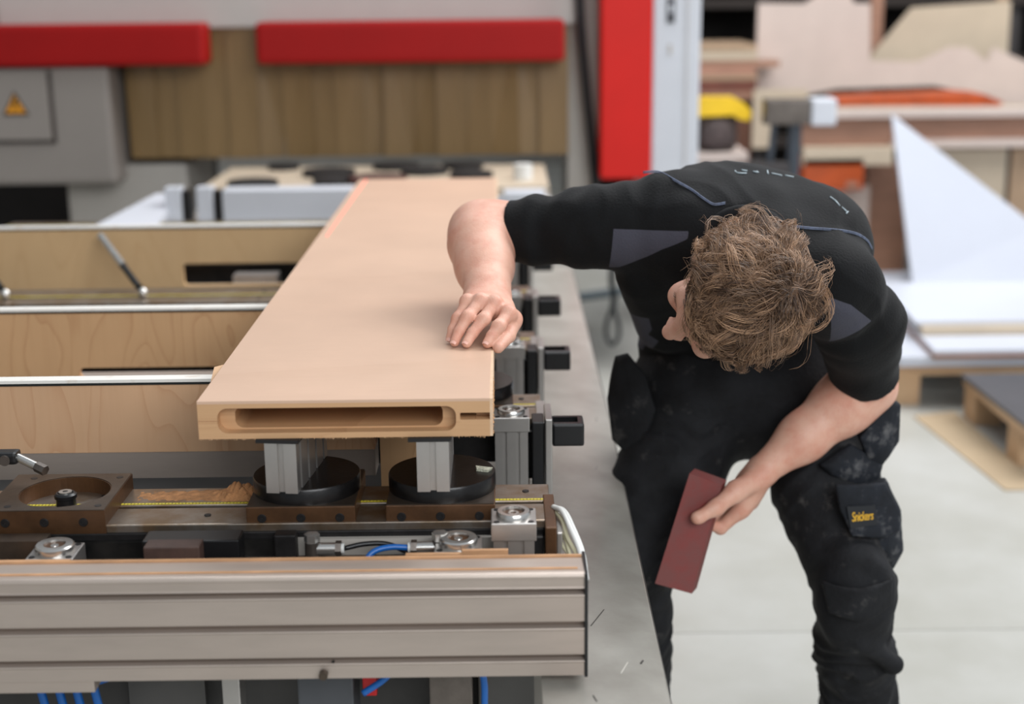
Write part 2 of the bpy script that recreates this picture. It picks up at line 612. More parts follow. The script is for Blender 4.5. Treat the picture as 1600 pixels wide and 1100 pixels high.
# ------------------------------------------------------------------ cross rails with their end clamps
def make_rail(k):
    y = 1.885 + 0.49 * k
    if k > 3:
        y = 1.885 + 0.49 * 3 + 0.55 * (k - 3)
    r = empty('cross_rail', (-0.6, y, 0.70), ['nearest steel cross rail carrying the pods, sawdust on top', 'second steel cross rail, behind the nearest plywood strip', 'third steel cross rail, past the hand', 'fourth steel cross rail, in front of the tall farthest plywood strip', 'fifth steel cross rail, under the raised sleeve', 'sixth steel cross rail, the farthest one'][k], 'machine rail', 'cross rails of the machine table')
    xr = 0.062
    box('rail_body', -1.6, xr - 0.02, y + 0.012, y + 0.145, 0.735, 0.803, dark_steel, r, 0.003)
    fg = box('front_guide', -1.6, xr, y, y + 0.066, 0.803, 0.820, steel_rail, r, 0.002)
    box('guide_step', -1.6, xr - 0.01, y - 0.004, y + 0.010, 0.795, 0.809, dark_steel, r, 0.002)
    rg_ = box('rear_guide', -1.6, xr, y + 0.078, y + 0.150, 0.803, 0.820, steel_rail, r, 0.002)
    ru = box('ruler', -1.6, xr, y + 0.080, y + 0.0855, 0.8202, 0.8208, yellow_tape, r)
    if k < 2:
        bm = bmesh.new()
        for i in range(330 if k == 0 else 60):
            x = xr - 0.004 - i * 0.005
            add_box(bm, x, x + 0.0007, y + 0.080, y + (0.0835 if i % 2 else 0.0853), 0.8208, 0.8211)
        fin(bm, 'ruler_marks', tick_black, ru, kind='stuff')
    for hx in [xr - 0.035, -0.43, -0.60]:
        cyl('screw_head', (hx, y + 0.034, 0.8198), (hx, y + 0.034, 0.8212), 0.005, dark_steel, fg, 14)
        cyl('screw_head', (hx, y + 0.118, 0.8198), (hx, y + 0.118, 0.8212), 0.005, dark_steel, rg_, 14)
    # bracket on the right end
    box('end_bracket', xr - 0.03, xr - 0.012, y - 0.02, y + 0.02, 0.715, 0.802, dark_steel, r, 0.002)
    box('end_plate', xr - 0.010, xr + 0.006, y - 0.035, y + 0.10, 0.745, 0.822, bronze if k == 0 else alu, r, 0.002)
    box('side_plate', xr + 0.006, xr + 0.014, y - 0.03, y + 0.06, 0.700, 0.812, alu, r, 0.002)
    return r


def make_clamp(k):
    y = 1.885 + 0.49 * k - 0.07
    if k > 3:
        y = 1.885 + 0.49 * 3 + 0.55 * (k - 3) - 0.07
    c = empty('clamp_cylinder', (0.008, y, 0.70), ['square aluminium clamp cylinder just behind the right end of the big aluminium beam', 'square aluminium clamp cylinder with a black handle, first one beyond the door corner', 'square aluminium clamp cylinder with a black handle, second beyond the door corner, beside the hand', 'aluminium clamp cylinder with a black handle, third beyond the door corner', 'aluminium clamp cylinder just under the raised sleeve', 'farthest aluminium clamp cylinder'][k], 'clamp', 'pneumatic end clamps along the apron')
    xa, xb = -0.023, 0.039
    za = 0.60 if k else 0.72
    zt = 0.842
    prof = []
    w = (xb - xa) / 2
    cx, cy = (xa + xb) / 2, y + 0.03
    def side(a, b):
        a, b = Vector(a), Vector(b)
        t = (b - a).normalized(); nr = Vector((t.y, -t.x))
        out = [a]
        for s in (0.3, 0.7):
            q = a + (b - a) * s
            out += [q - t * 0.003, q - t * 0.003 - nr * 0.004, q + t * 0.003 - nr * 0.004, q + t * 0.003]
        return out
    w2 = w - 0.003
    prof = side((-w2, -0.027), (w2, -0.027)) + side((w2, -0.027), (w2, 0.027)) + side((w2, 0.027), (-w2, 0.027)) + side((-w2, 0.027), (-w2, -0.027))
    bm = bmesh.new()
    lo = [bm.verts.new((cx + q.x, cy + q.y, za)) for q in prof]
    hi = [bm.verts.new((cx + q.x, cy + q.y, zt - 0.026)) for q in prof]
    n = len(prof)
    for i in range(n):
        j = (i + 1) % n
        bm.faces.new((lo[i], lo[j], hi[j], hi[i]))
    caps(bm, lo, hi)
    fin(bm, 'cylinder_body', alu, c)
    chd = box('cylinder_head', xa, xb, y, y + 0.06, zt - 0.026, zt, alu, c, 0.0015)
    turned('piston_ring', (cx, cy, zt - 0.001), (0, 0, 1), [(0.024, 0), (0.024, 0.006), (0.022, 0.009), (0.0155, 0.009), (0.015, 0.004), (0.008, 0.004), (0.0075, 0.006), (0.004, 0.006), (0.0038, 0.003)], alu_bright, chd, 36)
    cyl('dark_core', (cx, cy, zt + 0.002), (cx, cy, zt + 0.0042), 0.0148, bronze, chd, 28)
    for sx in (-1, 1):
        for sy in (-1, 1):
            cyl('corner_screw', (cx + sx * 0.0235, cy + sy * 0.0235, zt - 0.0005), (cx + sx * 0.0235, cy + sy * 0.0235, zt + 0.0007), 0.0042, dark_steel, chd, 12)
    if k:
        box('black_valve', xb + 0.004, xb + 0.024, y - 0.005, y + 0.05, 0.665, 0.835, black_plastic, c, 0.002)
        box('clamp_plate', xb + 0.026, xb + 0.038, y - 0.012, y + 0.085, 0.675, 0.842, alu, c, 0.002)
        h = box('handle', xb + 0.038, xb + 0.092, y - 0.014, y + 0.040, 0.794, 0.834, black_plastic, c, 0.004)
        cut(h, [box('c', xb + 0.040, xb + 0.082, y - 0.002, y + 0.028, 0.77, 0.87, None)])
    return c


for k in range(6):
    make_rail(k)
for k in range(6):
    make_clamp(k)

# sawdust on the near rail
bm = bmesh.new()
bmesh.ops.create_grid(bm, x_segments=70, y_segments=16, size=0.5)
for v in bm.verts:
    u, w_ = v.co.x + 0.5, v.co.y + 0.5
    hgt = 0.014 * math.exp(-((u - 0.80) / 0.12) ** 2) * math.sin(PI * w_) ** 0.7 + 0.0022 * math.sin(PI * w_) * (0.3 + u)
    hgt *= 0.55 + 0.9 * abs(math.sin(u * 23 + w_ * 5) * math.sin(u * 41 - w_ * 9 + 1))
    v.co = Vector((-0.555 + u * 0.195, 1.975 + w_ * 0.055, 0.8195 + (hgt if 0.02 < u < 0.98 else -0.0003)))
tag(fin(bm, 'sawdust', sawdust_m, smooth=True), 'small drift of orange sawdust lying on the near rail between the left pods', 'sawdust')['kind'] = 'stuff'


# ------------------------------------------------------------------ plywood strips standing on edge
def ply_strip(y, x1, m, label, z0, z1, slots, white=True):
    s = empty('plywood_strip', (-0.6, y, z0), label, 'plywood', 'plywood strips standing across the machine')
    b = box('panel', -1.5, x1, y, y + 0.018, z0, z1 - 0.004, m, s)
    if slots:
        cut(b, [slot_cutter(a, bb, c, d, y - 0.02, y + 0.05, 0.012) for a, bb, c, d in slots])
    box('carrier_rail', -1.5, x1, y + 0.001, y + 0.06, z0 - 0.045, z0 - 0.0005, alu_beam, s)
    box('white_strip', -1.5, x1, y - 0.002, y + 0.024, z1 - 0.001, z1 + 0.004, edge_white, s)
    box('black_band', -1.5, x1, y - 0.002, y + 0.018, z1 - 0.005, z1 - 0.001, edge_black, s)
    return s


ply_strip(2.205, -0.215, ply_a, 'nearest plywood strip on edge, its end hidden under the near door corner', 0.822, 0.941, [])
ply_strip(2.735, -0.03, ply_b, 'middle plywood strip on edge with oval figure and a long low slot', 0.80, 0.941, [(-0.85, -0.36, 0.80, 0.824)])
ply_strip(3.740, -0.03, ply_c, 'farthest plywood strip on edge, with a grey top edge and a dark rectangular slot', 0.775, 0.941, [(-0.86, -0.25, 0.782, 0.842)])
box_b = tag(box('plywood_offcut', -0.205, -0.115, 2.19, 2.208, 0.76, 0.925, ply_b), 'short plywood piece seen between the two near posts under the door', 'plywood')


def gas_rod(a, b, label):
    g = empty('strut_rod', b, label, 'strut', 'strut rods against the farthest plywood strip')
    a, b = Vector(a), Vector(b)
    mid = a + (b - a) * 0.55
    cyl('silver_tube', a, mid, 0.0105, alu_bright, g, 20)
    cyl('black_tube', mid, b + (a - b) * 0.08, 0.0085, black_plastic, g, 20)
    bm = bmesh.new(); bmesh.ops.create_uvsphere(bm, u_segments=20, v_segments=12, radius=0.0125)
    for v in bm.verts: v.co += b
    fin(bm, 'ball_end', alu_bright, g, smooth=True)
    return g


gas_rod((-1.060, 3.70, 0.925), (-0.888, 3.42, 0.8325), 'silver and black strut rod leaning against the farthest plywood strip')
gas_rod((-1.42, 3.70, 0.925), (-1.225, 3.42, 0.8325), 'silver strut rod cut off by the left edge of the photo')

# things seen in the slots
box_s = tag(box('valve_block', -0.74, -0.62, 3.80, 3.86, 0.76, 0.795, alu), 'aluminium valve block behind the slot of the farthest plywood strip', 'valve')
tag(box('valve_block', -0.58, -0.47, 2.80, 2.85, 0.78, 0.812, white_plastic), 'pale block behind the slot of the middle plywood strip', 'valve')

# ------------------------------------------------------------------ big aluminium beam in front
beam = empty('aluminium_beam', (-0.4, 1.735, 0.67), 'long aluminium profile beam with grooves across the lower left of the photo', 'beam')
yf, yb, zt_, zb_ = 1.700, 1.772, 0.8165, 0.674
prof = [(yb, zt_ - 0.002), (yf + 0.006, zt_ + 0.001), (yf + 0.002, zt_), (yf, zt_ - 0.003)]
def groove(z1_, z2_):
    return [(yf, z1_), (yf + 0.001, z1_ - 0.0005), (yf + 0.014, z1_ - 0.0005), (yf + 0.014, z2_ + 0.0055), (yf + 0.006, z2_ + 0.0050), (yf - 0.0005, z2_ + 0.0035), (yf - 0.001, z2_ + 0.002), (yf, z2_)]
zz = lambda px: zt_ - (px - 905) / 152.0 * (zt_ - zb_)
prof += [(yf, zz(911)), (yf + 0.0015, zz(912))] + [(yf + 0.0015, zz(924))]
for a_, b_ in ((926, 939), (975, 989), (1025, 1038)):
    prof += groove(zz(a_), zz(b_))
prof += [(yf, zb_), (yb, zb_)]
extr_x('profile', prof, -1.5, 0.098, alu_beam, beam)
box('end_cap', 0.098, 0.1025, 1.698, 1.774, 0.672, 0.818, black_plastic, beam, 0.001)
wood_strip = mat('strip_wood', (206, 158, 116), 0.7, 0, 0.15, 50, 0, 60, (0.3, 1, 1))
box('wood_strip', -1.5, 0.090, 1.716, 1.7195, zt_ - 0.001, zt_ + 0.0022, wood_strip, beam)
box('wood_strip', -1.5, 0.097, 1.760, 1.7635, zt_ - 0.002, zt_ + 0.0018, wood_strip, beam)
box('lower_lip', -1.5, -0.545, 1.702, 1.76, 0.657, 0.674, alu_beam, beam, 0.001)
cyl('lock_screw', (-0.243, 1.6985, 0.682), (-0.243, 1.690, 0.682), 0.006, brown_top, beam, 16)
cyl('rivet', (-0.230, 1.70, 0.6985), (-0.230, 1.698, 0.6985), 0.002, dark_steel, beam, 10)


# low round-headed cylinders between the beam and the near rail
def low_head(x, y, zt, label, right=True):
    e = empty('round_head_cylinder', (x, y, zt - 0.05), label, 'cylinder', 'low round head cylinders')
    hb = box('head_block', x - 0.0325, x + 0.0325, y - 0.03, y + 0.03, zt - 0.04, zt, alu, e, 0.0015)
    turned('ring', (x, y, zt - 0.0005), (0, 0, 1), [(0.0265, 0), (0.0265, 0.009), (0.0245, 0.011), (0.015, 0.011), (0.0145, 0.008), (0.006, 0.008), (0.0055, 0.009), (0.003, 0.009)], alu_bright, hb, 36)
    for sx in (-1, 1):
        for sy in (-1, 1):
            cyl('corner_screw', (x + sx * 0.025, y + sy * 0.023, zt - 0.0005), (x + sx * 0.025, y + sy * 0.023, zt + 0.0009), 0.0042, dark_steel, hb, 12)
    cyl('dark_core', (x, y, zt + 0.0068), (x, y, zt + 0.0079), 0.0148, bronze, hb, 28)
    box('wood_shim', x - 0.07, x + 0.03, y - 0.038, y - 0.031, zt - 0.03, zt + 0.0005, wood_strip, e)
    return e


low_head(-0.620, 1.822, 0.808, 'round headed aluminium cylinder at lower left, behind the big beam')
low_head(-0.068, 1.822, 0.811, 'round headed aluminium cylinder beside the blue air hose')
box('wood_shim', -0.062, 0.0, 1.784, 1.79, 0.80, 0.8165, wood_strip, bpy.data.objects['clamp_cylinder'])

st = empty('stop_block', (-0.43, 1.83, 0.77), 'brown and black stop block between the big beam and the near rail', 'stop block')
box('black_bar', -0.503, -0.370, 1.83, 1.87, 0.775, 0.817, black_plastic, st, 0.002)
box('brown_block', -0.494, -0.418, 1.80, 1.83, 0.775, 0.820, mat('brown_block', (84, 62, 54), 0.55, 0.1, 0.15, 30, 0.2, 90), st, 0.002)
fr = empty('rail_carrier', (-0.3, 1.87, 0.70), 'dark oily carrier plate under the near rail', 'machine part')
box('oily_plate', -1.5, -0.30, 1.872, 1.884, 0.72, 0.799, mat('oily_steel', (40, 38, 36), 0.4, 0.4, 0.3, 25, 0.4, 60, rgb2=(20, 20, 20)), fr)
box('grey_plate', -0.30, 0.03, 1.872, 1.884, 0.72, 0.800, grey_paint, fr)
box('end_block', -0.325, -0.295, 1.850, 1.873, 0.75, 0.815, dark_steel, fr, 0.002)
box('left_shim', -0.80, -0.64, 1.84, 1.87, 0.78, 0.815, brown_top, fr)
box('floor_tray', -1.5, 0.03, 1.775, 1.884, 0.770, 0.776, steel, fr)


def fitting(x, d, label):
    f = empty('air_fitting', (x, 1.835, 0.776), label, 'air fitting', 'air hose fittings near the beam')
    cyl('body', (x, 1.835, 0.776), (x, 1.835, 0.812), 0.0105, steel, f, 20)
    cyl('hex_nut', (x, 1.835, 0.812), (x, 1.835, 0.823), 0.011, alu_bright, f, 6)
    cyl('collar', (x, 1.835, 0.801), (x + d * 0.040, 1.835, 0.801), 0.0085, alu_bright, f, 20)
    cyl('hose_nut', (x + d * 0.032, 1.835, 0.801), (x + d * 0.040, 1.835, 0.801), 0.011, steel, f, 6)
    cyl('hose_ring', (x + d * 0.040, 1.835, 0.801), (x + d * 0.044, 1.835, 0.801), 0.0072, white_plastic, f, 16)
    return f


fitting(-0.270, 1, 'chrome air fitting at the left end of the short hoses')
fitting(-0.094, -1, 'chrome air fitting next to the round headed cylinder')
tag(tube('air_hose', [(-0.226, 1.835, 0.801), (-0.20, 1.842, 0.804), (-0.17, 1.845, 0.803), (-0.145, 1.84, 0.795), (-0.12, 1.83, 0.785)], 0.0036, black_plastic), 'short black air hose between the two chrome fittings', 'hose')
tag(tube('air_hose', [(-0.138, 1.835, 0.801), (-0.16, 1.83, 0.804), (-0.18, 1.822, 0.803), (-0.192, 1.815, 0.795), (-0.193, 1.812, 0.778)], 0.0042, blue_hose), 'short blue air hose between the two chrome fittings', 'hose')

# rod-end linkage at the far left
LX = -0.118
lk = empty('rod_end_link', (-0.74, 2.02, 0.85), 'black and chrome rod end link above the empty pod plate', 'linkage')
box('link_body', -0.72 + LX, -0.605 + LX, 1.995, 2.02, 0.873, 0.892, black_plastic, lk, 0.005)
cyl('pivot', (-0.622 + LX, 1.992, 0.881), (-0.622 + LX, 2.0, 0.881), 0.008, steel, lk, 20)
cyl('chrome_rod', (-0.606 + LX, 2.005, 0.882), (-0.573 + LX, 1.99, 0.872), 0.0065, alu_bright, lk, 16)
cyl('hex_tip', (-0.575 + LX, 1.991, 0.8725), (-0.560 + LX, 1.984, 0.868), 0.008, steel, lk, 6)

# white cable bundle over the rail end
cb = empty('cable_bundle', (0.08, 1.9, 0.80), 'bundle of white cables spilling over the end of the near rail', 'cable')
tube('cable', [(0.066, 1.93, 0.822), (0.078, 1.90, 0.826), (0.088, 1.86, 0.815), (0.099, 1.83, 0.795), (0.104, 1.80, 0.770)], 0.0042, white_plastic, cb)
tube('cable', [(0.066, 1.935, 0.820), (0.081, 1.91, 0.823), (0.092, 1.87, 0.812), (0.103, 1.835, 0.790), (0.107, 1.80, 0.765)], 0.0036, white_plastic, cb)
tube('cable', [(0.067, 1.925, 0.818), (0.077, 1.89, 0.816), (0.083, 1.86, 0.803), (0.094, 1.835, 0.788), (0.101, 1.81, 0.768)], 0.0030, mat('cream_cable', (214, 208, 176), 0.5), cb)
tube('cable', [(0.070, 1.92, 0.795), (0.080, 1.87, 0.797), (0.086, 1.84, 0.785), (0.092, 1.82, 0.770)], 0.0026, MATS['cream_cable'], cb)
tube('cable', [(0.070, 1.88, 0.800), (0.077, 1.86, 0.79), (0.088, 1.84, 0.778), (0.098, 1.81, 0.762)], 0.0026, MATS['cream_cable'], cb)

# ------------------------------------------------------------------ machine bed, apron
bed = empty('machine_bed', (-0.6, 3.0, 0.0), 'grey machine bed with a long light grey apron on its right side', 'machine')
box('frame', -1.6, -0.06, 1.95, 4.64, 0.0, 0.56, mat('bed_dark', (96, 94, 92), 0.6), bed)
box('side_frame', -0.06, 0.10, 1.95, 4.64, 0.0, 0.55, grey_paint, bed)
# apron: folded sheet, sloping down to the right, rolled lip
def apron_strip():
    bm = bmesh.new()
    prof_ = [(0.042, 0.662), (0.10, 0.658), (0.16, 0.652), (0.200, 0.646), (0.2125, 0.643), (0.2160, 0.639), (0.2165, 0.626), (0.2135, 0.626), (0.2125, 0.637), (0.200, 0.642), (0.16, 0.648), (0.10, 0.654), (0.042, 0.658)]
    ys = [0.9, 1.5, 2.0, 2.5, 3.0, 3.6, 4.0, 4.3, 4.64]
    rings = []
    for y in ys:
        dx = 0.014 * min(1, max(0, (y - 1.6) / 1.4)) - 0.006
        rings.append([bm.verts.new((x + (dx if x > 0.15 else 0), y, z)) for x, z in prof_])
    n = len(prof_)
    for a, b in zip(rings, rings[1:]):
        for i in range(n):
            j = (i + 1) % n
            bm.faces.new((a[i], a[j], b[j], b[i]))
    caps(bm, rings[0], rings[-1])
    return bm
smooth_angle(fin(apron_strip(), 'apron', apron_paint, bed), 25)
mark = mat('scratch_dark', (70, 66, 62), 0.6)
light_scr = mat('scratch_light', (206, 202, 192), 0.5)
apr = bpy.data.objects['apron']
tube('dark_edge', [(0.2100 + 0.014 * min(1, max(0, (y_ - 1.6) / 1.4)), y_, 0.6392) for y_ in (0.9, 1.6, 2.3, 3.0, 3.8, 4.63)], 0.0013, mark, apr, 6, 3)
for (xa_, ya_), (xb_, yb_), w_, m_ in (((0.118, 1.885), (0.141, 1.945), .0006, mark), ((0.150, 1.745), (0.162, 1.78), .0007, light_scr), ((0.112, 1.66), (0.108, 1.675), .0006, mark), ((0.180, 1.78), (0.184, 1.79), .0012, mark), ((0.105, 1.60), (0.112, 1.613), .0007, mark), ((0.16, 2.55), (0.172, 2.60), .002, mark), ((0.19, 2.9), (0.193, 2.93), .0015, mark)):
    za_, zb2_ = (0.6585 - (x_ - .10) * .12 for x_ in (xa_, xb_))
    d_ = Vector((yb_ - ya_, -(xb_ - xa_), 0)).normalized() * w_
    prism('scratch', [Vector((xa_, ya_, za_)) - d_, Vector((xb_, yb_, zb2_)) - d_, Vector((xb_, yb_, zb2_)) + d_, Vector((xa_, ya_, za_)) + d_], (0, 0, .0008), m_, apr)
# beam mount legs under the rails (seen in the gaps below the beam)
und = empty('valve_cabinet', (-0.4, 1.86, 0.5), 'clutter of valves, brackets and profiles under the big aluminium beam', 'machine part')
box('back_plate', -1.2, 0.02, 1.90, 1.93, 0.45, 0.72, mat('under_dark', (70, 68, 66), 0.55, 0.2, 0.2, 6), und)
box('aluminium_profile', -0.112, -0.052, 1.80, 1.86, 0.45, 0.72, steel, und, 0.002)
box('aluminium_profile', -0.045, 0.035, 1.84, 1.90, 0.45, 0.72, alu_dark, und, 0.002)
box('dark_box', -0.292, -0.215, 1.78, 1.86, 0.55, 0.668, mat('dark_box', (78, 80, 84), 0.5, 0.2), und, 0.003)
box('red_terminal', -0.2035, -0.184, 1.79, 1.84, 0.60, 0.678, mat('red_terminal', (190, 20, 24), 0.4), und, 0.002)
box('brown_bracket', -0.478, -0.405, 1.80, 1.84, 0.645, 0.70, MATS['brown_block'], und, 0.002)
box('light_bracket', -0.405, -0.365, 1.79, 1.84, 0.632, 0.648, alu, und, 0.002)
box('light_bracket', -0.400, -0.375, 1.80, 1.84, 0.55, 0.632, alu, und, 0.002)
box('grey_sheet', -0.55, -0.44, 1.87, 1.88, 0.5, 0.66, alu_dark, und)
for i, x in enumerate((-0.648, -0.623, -0.599, -0.574)):
    cyl('hose_socket', (x, 1.79, 0.651), (x, 1.79, 0.664), 0.0085, MATS['strip_wood'], und, 16)
    cyl('socket_ring', (x, 1.79, 0.646), (x, 1.79, 0.651), 0.0095, dark_steel, und, 16)
    tag(tube('air_hose', [(x, 1.79, 0.648), (x, 1.79, 0.62), (x + 0.004, 1.80, 0.57), (x + 0.01, 1.82, 0.50)], 0.006, blue_hose), ['leftmost of the four blue hoses plugged in below the beam', 'second from left of the four blue hoses plugged in below the beam', 'third from left of the four blue hoses plugged in below the beam', 'rightmost of the four blue hoses plugged in below the beam'][i], 'hose', 'blue hoses plugged in below the beam')
tag(tube('air_hose', [(-0.535, 1.80, 0.670), (-0.545, 1.79, 0.655), (-0.54, 1.785, 0.642), (-0.56, 1.79, 0.630), (-0.60, 1.80, 0.615)], 0.005, blue_hose), 'blue hose curling from the beam underside to the left across the plugged hoses', 'hose')
tag(tube('air_hose', [(-0.20, 1.76, 0.62), (-0.175, 1.765, 0.635), (-0.15, 1.77, 0.655), (-0.115, 1.775, 0.668), (-0.09, 1.785, 0.675)], 0.0048, blue_hose), 'blue hose rising to the right past the red terminal', 'hose')
tag(tube('air_hose', [(-0.075, 1.775, 0.675), (-0.052, 1.775, 0.665), (-0.040, 1.775, 0.648), (-0.035, 1.775, 0.625), (-0.035, 1.775, 0.59)], 0.0048, blue_hose), 'blue hose arching down in front of the aluminium profiles', 'hose')

# ------------------------------------------------------------------ far end of the machine table
ft = empty('far_table', (-0.5, 5.0, 0.0), 'blurred far machine table with pale deck, white profiles and black suction discs', 'machine part')
box('deck', -1.08, 0.16, 5.02, 5.66, 0.835, 0.865, mdf2, ft, 0.004)
box('deck_front', -1.02, 0.16, 4.98, 5.02, 0.76, 0.83, white_paint, ft, 0.004)
box('lower_frame', -1.15, 0.18, 5.05, 5.6, 0.0, 0.76, grey_paint, ft)
for x, y, r in ((-0.90, 5.10, 0.09), (-0.66, 5.38, 0.10), (-0.46, 5.16, 0.11), (-0.30, 5.40, 0.09), (-0.12, 5.28, 0.08), (-0.86, 5.58, 0.06), (-0.42, 5.56, 0.09), (-0.16, 5.56, 0.08), (-0.62, 5.14, 0.07)):
    cyl('suction_disc', (x, y, 0.865), (x, y, 0.885), r, black_rubber if r < 0.11 else mat('maroon_disc', (74, 44, 40), 0.6), ft, 32)
for x in (-1.13, -1.025):
    box('white_post', x, x + 0.055, 4.72, 4.78, 0.80, 0.912, white_paint, ft, 0.004)
    box('dark_gap', x + 0.055, x + 0.085, 4.73, 4.78, 0.80, 0.90, black_plastic, ft)
box('white_housing', -0.935, -0.42, 4.70, 4.80, 0.80, 0.905, white_paint, ft, 0.005)
box('housing_base', -1.16, -0.20, 4.66, 4.86, 0.74, 0.80, grey_paint, ft)
box('white_housing', 0.0, 0.14, 4.78, 4.88, 0.76, 0.875, white_paint, ft, 0.005)
cyl('pale_knob', (0.07, 5.2, 0.865), (0.07, 5.2, 0.92), 0.035, white_plastic, ft)

# ------------------------------------------------------------------ gantry with curtain
gy = 5.8
ga = empty('machining_gantry', (-0.4, gy, 0.0), 'grey machining gantry with red bumpers and a brown strip curtain', 'machine')
box('top_housing', -2.0, 0.30, gy, gy + 1.0, 1.40, 2.6, dim_grey, ga, 0.01)
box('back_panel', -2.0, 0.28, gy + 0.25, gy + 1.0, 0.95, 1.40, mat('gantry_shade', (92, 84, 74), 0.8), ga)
for a_, b_ in ((-2.2, -1.157), (-0.955, 0.243)):
    bp = box('red_bumper', a_, b_, gy - 0.16, gy - 0.001, 1.265, 1.425, red_dark, ga, 0.018)
# strip curtain: overlapping strips
nst = 17
for i in range(nst):
    x = -1.52 + i * (1.775 / nst)
    w = 1.775 / nst * 1.12
    yy = gy + 0.02 + (0.012 if i % 2 else 0) + rnd.uniform(0, 0.006)
    tl = rnd.uniform(-0.010, 0.010)
    prism('curtain_strip', [(x, yy, 1.44), (x + w, yy, 1.44), (x + w + tl, yy + rnd.uniform(-0.02, 0.01), 0.885), (x + tl, yy + rnd.uniform(-0.02, 0.01), 0.885)], (0, 0.003, 0), curtain, ga)
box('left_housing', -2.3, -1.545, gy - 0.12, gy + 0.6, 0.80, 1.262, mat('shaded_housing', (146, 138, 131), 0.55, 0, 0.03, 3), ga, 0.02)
box('foot', -1.80, -1.30, gy + 0.05, gy + 0.6, 0.45, 0.86, grey_paint, ga, 0.02)
box('door_frame', -2.25, -1.768, gy - 0.126, gy - 0.118, 0.965, 1.25, mat('seam_dark', (70, 62, 56), 0.7), ga)
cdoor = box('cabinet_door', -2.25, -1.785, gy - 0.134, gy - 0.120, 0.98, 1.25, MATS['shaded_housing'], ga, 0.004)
tri = lambda cx, cz, s: [(cx - s, gy - 0.1345, cz - s * 0.85), (cx + s, gy - 0.1345, cz - s * 0.85), (cx, gy - 0.1345, cz + s * 0.95)]
sg = prism('warning_sign', tri(-1.915, 1.122, 0.052), (0, -0.002, 0), tick_black, cdoor)
prism('yellow_field', [(p[0], p[1] - 0.0021, p[2]) for p in tri(-1.915, 1.121, 0.040)], (0, -0.001, 0), mat('sign_yellow', (226, 150, 20), 0.5), cdoor)
bolt_pts = [(-1.910, 1.150), (-1.926, 1.118), (-1.916, 1.118), (-1.922, 1.095), (-1.902, 1.126), (-1.912, 1.126), (-1.903, 1.150)]
prism('lightning_bolt', [(a_, gy - 0.1378, b_) for a_, b_ in bolt_pts], (0, -0.001, 0), tick_black, cdoor)
# right tower
box('tower_panel', 0.262, 0.40, gy + 0.05, gy + 0.6, 0.55, 2.6, grey_paint, ga, 0.005)
box('red_column', 0.385, 0.587, gy - 0.14, gy + 0.30, 0.80, 2.7, red_paint, ga, 0.012)
wcol = box('white_column', 0.587, 0.775, gy - 0.13, gy + 0.6, 0.45, 2.7, white_paint, ga, 0.012)
box('column_edge', 0.72, 0.724, gy - 0.135, gy - 0.129, 0.85, 2.7, dim_grey, ga)
tube('cable_chain', [(0.300, gy - 0.02, 1.75), (0.310, gy - 0.03, 1.45), (0.335, gy - 0.03, 1.15), (0.362, gy - 0.03, 0.90), (0.378, gy - 0.03, 0.72)], 0.020, black_plastic, ga)
box('column_sign', 0.640, 0.672, gy - 0.134, gy - 0.129, 1.405, 1.50, mat('sign_dark', (60, 60, 66), 0.5), wcol)
box('column_sign_mark', 0.649, 0.663, gy - 0.137, gy - 0.134, 1.445, 1.475, white_paint, wcol)
box('column_letter', 0.650, 0.662, gy - 0.134, gy - 0.129, 1.285, 1.325, MATS['housing_grey'], wcol)
ms = empty('machine_backing', (-1.0, 6.6, 0.0), 'dark recess with brown machine parts behind the grey gantry housing', 'machine part')
box('dark_recess', -2.9, -1.5, 7.2, 7.5, 0.0, 1.2, dark_shelf, ms)
box('brown_part', -1.95, -1.75, 6.85, 7.15, 0.3, 0.82, tan_board, ms, 0.02)
pln = prism('ramp_guard', [(-1.36, 4.35, 0.80), (-1.10, 4.35, 0.80), (-1.13, 4.9, 0.87), (-1.20, 4.9, 0.87)], (0, 0, -0.03), white_paint)
tag(pln, 'white sloping guard plate left of the far table', 'machine part')

# ------------------------------------------------------------------ workshop background on the right
def flat(name, pts, y, th, m, label, cat='board', group=None):
    return tag(prism(name, [(x, y, z) for x, z in pts], (0, th, 0), m), label, cat, group)


flat('cut_sheet', [(1.404, 0.86), (1.404, 1.446), (1.66, 1.44), (1.74, 1.50), (1.90, 1.50), (1.93, 1.44), (2.018, 1.439), (2.034, 1.13), (2.30, 1.12), (2.47, 1.20), (2.575, 1.195), (2.68, 1.12), (2.71, 1.195), (2.90, 1.115), (3.2, 1.10), (3.2, 0.80), (2.6, 0.80), (2.58, 0.95), (2.40, 0.99), (1.86, 0.98), (1.60, 0.93), (1.55, 0.88)], 8.0, 0.02, mdf, 'big pinkish plywood sheet with cut-out steps, standing behind the benches at top right', 'plywood')
flat('leaning_sheet', [(2.304, 1.41), (2.86, 1.44), (2.864, 1.10), (2.08, 1.10), (2.09, 1.15)], 8.2, 0.02, mdf2, 'tan slanted plywood offcut behind the big pink sheet', 'plywood')
tag(box('thin_rail', 2.80, 2.86, 8.25, 8.30, 1.0, 1.8, tan_board), 'narrow upright wooden batten at the top right corner', 'batten')
tag(box('thin_rail', 2.10, 2.17, 8.3, 8.35, 1.0, 1.8, brown_board), 'narrow brown batten between the two plywood sheets', 'batten')
flat('board_hook', [(1.325, 0.70), (1.325, 1.008), (1.609, 1.005), (1.612, 0.955), (1.446, 0.94), (1.444, 0.70)], 7.6, 0.03, mdf2, 'pale L shaped board hanging beside the saw head', 'plywood')
